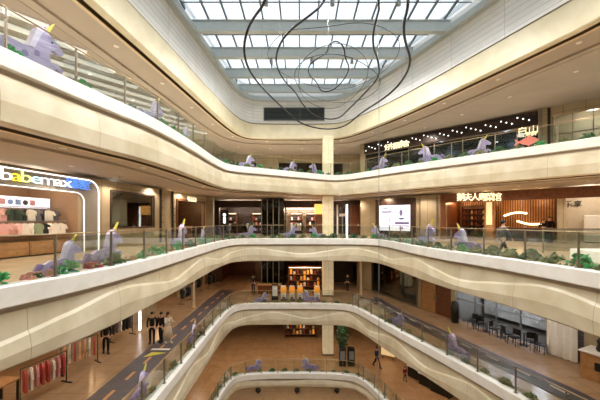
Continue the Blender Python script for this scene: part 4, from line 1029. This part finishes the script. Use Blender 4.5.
for i, (p, lb) in enumerate(((224, 'left end of the dark far shop'), (252, 'right end of the dark far shop'), (290, 'back of the bright far shop'), (306, 'right side of the bright far shop'))):
    kiosk(B3.M(B3.s(p, 2.6), 2.6, 0), 'brown lit display shelf at the '+lb, 1.5, 2.4)
    for a_ in range(3):
        for b_ in range(5):
            b = MB(); b.box(-.1, .1, -.1, .1, 0, .25+.08*((a_+b_) % 3), [JM[0], WHITE, JM[1], NAVY, PINK][(a_*2+b_+i) % 5], bev=.02)
            o = b.build('goods_box', M=B3.M(B3.s(p, 2.6)+.22+b_*.26, 2.85, .39+a_*.6)); tag(o, 'packet on shelf at the %s, %s board, %s along' % (lb, ordw[a_], ordw[b_]), 'box', 'packets at the '+lb)
    lamp(B3.M(B3.s(p, 1.6)+.7, 1.6, 2.9).translation, 40, WARM, .2)
# left shops of the third balcony
def table_display(M, label, cols, group=None):
    t = thing('display_table', label, 'table', M)
    b = MB(); b.box(-.8, .8, -.4, .4, .78, .84, WOODL, bev=.01); b.build('table_top', t)
    for x in (-.72, .72):
        for y in (-.34, .34): b = MB(); b.box(x-.03, x+.03, y-.03, y+.03, 0, .78, BLACK); b.build('leg', t)
    return t
a0 = ground(45, 393, -5.4); a1 = ground(80, 368, -5.4)
filled_rack(pm(Vector((a0.x, a0.y, -5.4)), 1.3), 'clothes rack with red and cream garments nearest the camera on the left gallery', [1, 4, 7, 1], 1.7, 'the near left gallery rack', 8)
filled_rack(pm(Vector((a1.x, a1.y, -5.4)), 1.0), 'clothes rack with orange garments second along the left gallery', [5, 4, 1, 5], 1.5, 'the second left gallery rack', 7)
a2 = ground(20, 398, -5.4); tb = table_display(pm(Vector((-11.3, 10.9, -5.4)), 1.5), 'light wood display table in the near left clothing shop', [])
a3 = ground(122, 338, -5.4)
filled_rack(pm(Vector((a3.x, a3.y, -5.4)), 1.2), 'clothes rack with dark garments beyond the lone person on the left gallery', [3, 8, 4, 3], 1.4, 'the third left gallery rack', 6)
for i, (px, py) in enumerate(((186, 302), (197, 292), (212, 287))):
    v = ground(px, py, -5.4); v.x = max(v.x, -10.0)
    filled_rack(pm(v, 1.4), 'dark clothes rack far along the left gallery, %s of three' % ordw[i], [3, 8, 3], 1.5, 'far left gallery rack %s' % ordw[i], 5)
b = MB(); b.box(0, .14, 0, .1, .1, 3.0, LED, bev=.02); o = b.build('vertical_light_strip', M=L2.M(L2.s(140, -1.3), -1.3)); tag(o, 'bright white vertical light strip on the left gallery wall', 'light')
for x in (5, 8.5, 13.8, 21, 26.5): lamp(L2.M(x, 1.0, 3.0).translation, 45, '#ffd09a', .2)
# mannequins in the near left shop
for i, (px, py) in enumerate(((62, 372), (90, 355))):
    pass
# right wall of the third balcony: dark display window, timber doors, cafe
q = QC
dw = thing('dark_display_window', 'large dark glass display window on the right gallery wall', 'window', R2.M())
b = MB(); b.box(q[0], q[1], .05, .08, .15, 3.0, GLASSS); b.build('pane', dw)
b = MB(); b.box(q[0]-.08, q[1]+.08, -.05, .1, .05, .15, STEEL); b.box(q[0]-.08, q[0], -.05, .1, .15, 3, STEEL); b.box(q[1], q[1]+.08, -.05, .1, .15, 3, STEEL); b.build('frame', dw)
td = thing('double_timber_door', 'brown double timber door between dark window and cafe', 'door', R2.M(q[2], 0, 0))
wdt = (q[3]-q[2])/2
for i in range(2):
    b = MB(); b.box(i*wdt+.02, (i+1)*wdt-.02, .02, .1, .02, 2.58, WOODL if i == 0 else WOOD, bev=.02); lf = b.build('door_leaf', td); b2 = MB(); b2.box(wdt-.12+i*.2, wdt-.08+i*.2, -.04, .02, .9, 1.4, STEEL); b2.build('handle', lf)
cf = thing('cafe_glass_front', 'grey glazed cafe front set back from the right gallery', 'shop front', R2.M(0, .2, 0))
cw = (q[5]-q[4])/4
for i in range(4):
    x0 = q[4]+i*cw; b = MB(); b.box(x0+.04, x0+cw-.04, 0, .03, .1, 3.2, GLASSS); b.build('glass_panel', cf); b = MB(); b.box(x0-.03, x0+.03, -.04, .06, 0, 3.3, GREYM); b.build('mullion', cf)
b = MB(); b.box(q[4], q[5], -.04, .06, 1.5, 1.55, GREYM); b.build('transom', cf)
mr = thing('pale_wall_mural', 'pale abstract streaked mural behind the cafe glass', 'mural', R2.M(q[4]+.3, 2.6, 0))
b = MB(); b.box(0, q[5]-q[4]-1.2, 0, .05, .3, 3.0, mat('mural_grey', '#a9a5a0', .5, noise=(1.2, '#d8d6d2', 6))); b.build('panel', mr)
b = MB()
for i in range(5): x = .6+i*1.4; b.tube([(x, -.02, .6+.3*(i % 2)), (x+.5, -.02, 1.6), (x+1.2, -.02, 1.9+.3*(i % 3)), (x+1.8, -.02, 1.2)], .035, WHITE, 5)
b.build('painted_streaks', mr)
for i, (px, py) in enumerate(((473, 328), (481, 331), (495, 336), (507, 341), (514, 345), (533, 350), (541, 353))):
    v = ground(px, py, -5.4); chair(pm(v, -1.2+.9*((i*5) % 4)), 'black cafe chair on the right gallery, %s counted from the timber doors' % ordw[i], None, BLACK, 'cafe chairs')
for i, (px, py) in enumerate(((487, 331), (502, 337), (524, 345))):
    v = ground(px, py, -5.4); table(pm(v, 0), 'small dark cafe table on the right gallery, %s counted from the timber doors' % ordw[i], DARK, BLACK, .6, .74, 'cafe tables')
for x in (.3, .5, .8): lamp(R2.M(q[4]+(q[5]-q[4])*x, 1.6, 3.1).translation, 110, '#e6e8ff', .2)
cu = thing('white_curtain', 'tall white gathered curtain at the right end of the cafe', 'curtain', R2.M(q[5]+.1, -.12, 0))
pts = [(i*.06, .06*math.sin(i*1.3)) for i in range(22)]
b = MB(); b.add([(x, y, z) for z in (.02, 3.3) for x, y in pts]+[(x, y+.03, z) for z in (.02, 3.3) for x, y in pts],
    [[i, i+1, 22+i+1, 22+i] for i in range(21)]+[[44+i, 66+i, 67+i, 45+i] for i in range(21)]+[[22+i, 23+i, 67+i, 66+i] for i in range(21)], WHITE); b.build('cloth', cu, smooth=True)
b = MB(); b.tube([(-.05, 0, 3.33), (1.4, 0, 3.33)], .02, STEEL, 6); b.build('curtain_rod', cu)
rd = thing('roller_shutter', 'closed dark grey roller shutter beyond the white curtain', 'shutter', R2.M(q[6], .05, 0))
b = MB()
for i in range(20): b.box(0, q[7]-q[6], 0, .04, .05+i*.15, .19+i*.15, mat('shutter_grey', '#5c5a5e', .5) if i == 0 else b.mats[0], bev=.01)
b.build('slats', rd); b = MB(); b.box(-.05, 0, -.03, .1, 0, 3.1, STEEL); b.box(q[7]-q[6], q[7]-q[6]+.05, -.03, .1, 0, 3.1, STEEL); b.build('guide_rails', rd)
KM = R2.M(R2.s(580, -1.5), -1.5)
kc = thing('kiosk_counter', 'light timber kiosk counter with dark screen at the right edge', 'counter', KM)
b = MB(); b.box(0, 2.6, 0, 1.0, 0, 1.15, WOODL, bev=.02); b.build('body', kc); b = MB(); b.box(.5, 1.9, -.03, 0, .5, .85, BLACK, bev=.01); b.build('screen', kc); b = MB(); b.box(-.06, 2.66, -.06, 1.06, 1.15, 1.22, WHITE, bev=.02); b.build('worktop', kc)
em_ = MB(); em_.lathe([(.12, 0), (.16, .1), (.1, .3), (.14, .45), (.05, .6)], DARK, 12); o = em_.build('coffee_urn', M=KM @ Matrix.Translation((.5, .5, 1.22)), smooth=True); tag(o, 'dark coffee urn standing on the timber kiosk counter', 'urn')
em_ = MB(); em_.box(0, .5, 0, .4, 0, .45, DARK, bev=.04); o = em_.build('coffee_grinder', M=KM @ Matrix.Translation((1.3, .3, 1.22))); tag(o, 'square dark coffee machine on the timber kiosk counter', 'machine')
v = R2.M(R2.s(455, -.35), -.35).translation; b = MB(); b.lathe([(.0, 0), (.22, 0), (.26, .7), (.22, 1.4), (.0, 1.45)], DARK, 12); o = b.build('dark_bin', M=Matrix.Translation(v), smooth=True); tag(o, 'tall dark rounded bin beside the double timber door', 'bin')
# lit posts behind far right corner
b = MB(); b.box(-.09, .09, -.09, .09, 0, 3.7, SOFFLINE, bev=.01); b.box(-.12, .12, -.12, .12, 0, .1, STEEL); v = Vector(((361-300)/F*27.0, 27.0, -5.4)); o = b.build('slim_column', M=Matrix.Translation(v)); tag(o, 'slim cream column at the far right bend of the third balcony', 'column')
b = MB(); b.lathe([(.13, 0), (.13, .08), (.1, .1), (.1, 3.7)], SOFFLINE, 14); v = Vector(((194-300)/F*24, 24, -5.4)); o = b.build('slim_column', M=Matrix.Translation(v)); tag(o, 'slim round cream column on the left gallery of the third balcony', 'column')

# ------------------------------------------------------------------ lowest gallery
pt_ = thing('potted_tree', 'tall potted tree with dark foliage right of the column on the lowest gallery', 'plant', loc=(3.75, 26.5, -10.8))
b = MB(); b.lathe([(.22, 0), (.3, .05), (.34, .8), (.3, .8), (.28, .7), (0, .7)], DARK, 14); b.build('pot', pt_, smooth=True)
b = MB(); b.tube([(0, 0, .7), (.03, 0, 1.4), (-.02, .02, 2.1)], [.05, .04, .02], WALLDK, 6); b.build('trunk', pt_)
rnd = random.Random(4); b = MB()
for i in range(520):
    z = 1.2+rnd.random()*2.0; r = .55*math.sin(min(1, (z-1.1)/2.1)*PI)**.7+.05; a = rnd.uniform(0, 2*PI); rr_ = r*rnd.uniform(.4, 1)
    Rm = Matrix.Translation((rr_*math.cos(a), rr_*math.sin(a), z)) @ Matrix.Rotation(rnd.uniform(0, 6), 4, 'Z') @ Matrix.Rotation(rnd.uniform(-1.2, 1.2), 4, 'X')
    b.add([(-.16, 0, 0), (0, -.07, .01), (.16, 0, 0), (0, .07, .01), (0, 0, .02)], [[0, 1, 4], [1, 2, 4], [2, 3, 4], [3, 0, 4], [0, 3, 2, 1]], GREEND, Rm)
b.build('foliage', pt_)
for i in range(2):
    b = MB(); b.box(-.28, .28, -.28, .28, 0, 1.5, DARK, bev=.03); b.box(-.2, .2, -.3, -.28, .6, 1.3, GREYM); o = b.build('info_terminal', M=Matrix.Translation((3.6+i*.75, 25.6, -10.8))); tag(o, 'dark info terminal below the potted tree, %s one' % ('left', 'right')[i], 'terminal')
bb_ = thing('board_stand', 'cream notice board stand on the lowest gallery behind the walking person', 'board', pm(ground(388, 359, -10.8), -.5))
b = MB(); b.box(-.6, .6, -.03, .03, .3, 1.7, emit('warm_board', '#f2cf98', .35), bev=.01); b.build('panel', bb_)
for x in (-.5, .5): b = MB(); b.box(x-.03, x+.03, -.2, .2, 0, .3, STEEL); b.build('foot', bb_)
ds = thing('dark_shop_front', 'long dark shop front with small warm lamps on the right of the lowest gallery', 'shop front', R1.M(0, -.15, 0))
b = MB(); b.box(3, 18, .0, .14, 0, 2.9, DARKG); b.build('panel', ds)
for i in range(9): b = MB(); b.box(3.2+i*1.65, 3.3+i*1.65, -.06, 0, 0, 2.9, STEEL); b.build('mullion', ds)
for i in range(8): b = MB(); b.ball((4+i*1.65, -.1, 2.3), .1, LEDW, 8, 6); b.build('lamp_globe', ds)
for i, (px, py) in enumerate(((418, 378), (430, 386), (442, 393))):
    v = ground(px, py, -10.8); t_ = thing('fabric_stall', 'low dark stall table with goods on the lowest gallery, %s along the shop front' % ordw[i], 'stall', pm(v, -.9))
    b = MB(); b.box(-.7, .7, -.35, .35, 0, .8, DARK, bev=.02); b.build('body', t_); b = MB(); b.box(-.75, .75, -.4, .4, .8, .86, WHITE, bev=.01); b.build('top', t_)
for i, p in enumerate((258, 297, 337)):
    v = ground(p, 393, -16.2); b = MB(); b.ball((0, 0, .3), .27, DARK, 14, 10); b.lathe([(.12, 0), (.12, .06)], STEEL, 12); o = b.build('ball_bollard', M=Matrix.Translation(v), smooth=True)
    tag(o, 'dark ball-shaped bollard on the ground floor, %s' % ('left of three', 'middle of three', 'right of three, below the column')[i], 'bollard')
g = MB(); g.box(q[4], q[5], .3, 4.9, .0, .02, mat('cafe_floor_dark', '#5a544e', .3)); struct(g.build('floor_22', M=R2.M()))
# ------------------------------------------------------------------ light
w = bpy.data.worlds.new('world'); sc.world = w; w.use_nodes = True; nt = w.node_tree
bg = nt.nodes['Background']; bg.inputs['Strength'].default_value = 1.0
tc = nt.nodes.new('ShaderNodeTexCoord'); nz = nt.nodes.new('ShaderNodeTexNoise'); nz.inputs['Scale'].default_value = 2.2; nz.inputs['Detail'].default_value = 4
nt.links.new(tc.outputs['Generated'], nz.inputs['Vector'])
rp = nt.nodes.new('ShaderNodeValToRGB'); rp.color_ramp.elements[0].color = (.86, .94, 1.0, 1); rp.color_ramp.elements[1].color = (1, 1, 1, 1)
rp.color_ramp.elements[0].position = .35; rp.color_ramp.elements[1].position = .6
nt.links.new(nz.outputs['Fac'], rp.inputs['Fac']); nt.links.new(rp.outputs['Color'], bg.inputs['Color'])
SKY = 1.2; FILL = 600
bg.inputs['Strength'].default_value = SKY
sc.view_settings.view_transform = 'Standard'; sc.view_settings.look = 'None'; sc.view_settings.gamma = 1; sc.view_settings.use_curve_mapping = False
sc.view_settings.exposure = 0.8
c = sc.cycles; c.use_denoising = True; c.max_bounces = 8; c.diffuse_bounces = 5; c.glossy_bounces = 3; c.transmission_bounces = 4; c.transparent_max_bounces = 16
c.caustics_reflective = False; c.caustics_refractive = False; c.sample_clamp_indirect = 6
# fill lights added under the skylight beams to brighten ledges, fascias and drum
fl = None
for i, Y in enumerate(BY):
    if i in (0, 2, 4, 6):
        L, R = xr(Y)
        for j, t in enumerate((.3, .5, .7)):
            X = L+(R-L)*t; M = Matrix.Translation((X, Y, BZ+.07))
            if fl is None:
                fl = thing('added_fill_light', 'small grey fill light can added under a skylight beam', 'added_fill_light', M, 'added fill lights under the skylight beams')
                b = MB(); b.box(-.04, .04, -.04, .04, -.1, 0, GREYM); b.build('bracket', fl)
                b = MB(); b.lathe([(.04, -.1), (.1, -.13), (.11, -.36), (.12, -.37)], GREYM, 12); b.build('housing', fl)
            else: dup(fl, M)
            lamp((X, Y, BZ-.35), FILL, '#fffdf8', .3, 'SPOT', 2.95)
# round downlights set in the soffits and ceilings, each with its own lamp
base = MB(); base.lathe([(.11, .0), (.11, -.02), (.085, -.025)], WHITE, 12)
base.lathe([(.0, -.012), (.08, -.012), (.08, -.02), (.0, -.02)], DISC, 12)
dl = None; ND = 0
POW = {5: 230, 4: 150, 3: 75, 2: 68, 1: 150}
for k in (1, 2, 3, 4, 5):
    G = 1.77-DEP.get(k, 1.77); zc = (FZ[k]+.14-1.68+G) if k < 5 else 9.25
    zc2 = (FZ[k]+.14-1.72+G) if k < 5 else 9.22
    for d, step, z, f_ in ((1.2, 3.6, zc2, .35), (4.2, 3.4, zc, 1.0)):
        P = off(k, d)
        P = [p for p in P if p.y > 1.5]
        i0 = max(range(len(P)), key=lambda i: (P[i]-P[i-1]).length); P = P[i0:]+P[:i0]
        for p in resample(P, step):
            loc = Vector((p.x, p.y, z))
            if (p-Vector((2.58, 27.9))).length < 1.0: continue
            M = Matrix.Translation(loc)
            if dl is None:
                dl = base.build('downlight', M=M); tag(dl, 'small round recessed downlight in a beige balcony ceiling', 'ceiling light', 'recessed downlights in the ceilings')
            else:
                o = dl.copy(); COL.objects.link(o); o.matrix_world = M
            ND += 1
            lamp(loc-Vector((0, 0, .12)), POW[k]*f_, WARM, .08, 'SPOT', 2.6)
print('downlights', ND, 'objects', len(bpy.data.objects))
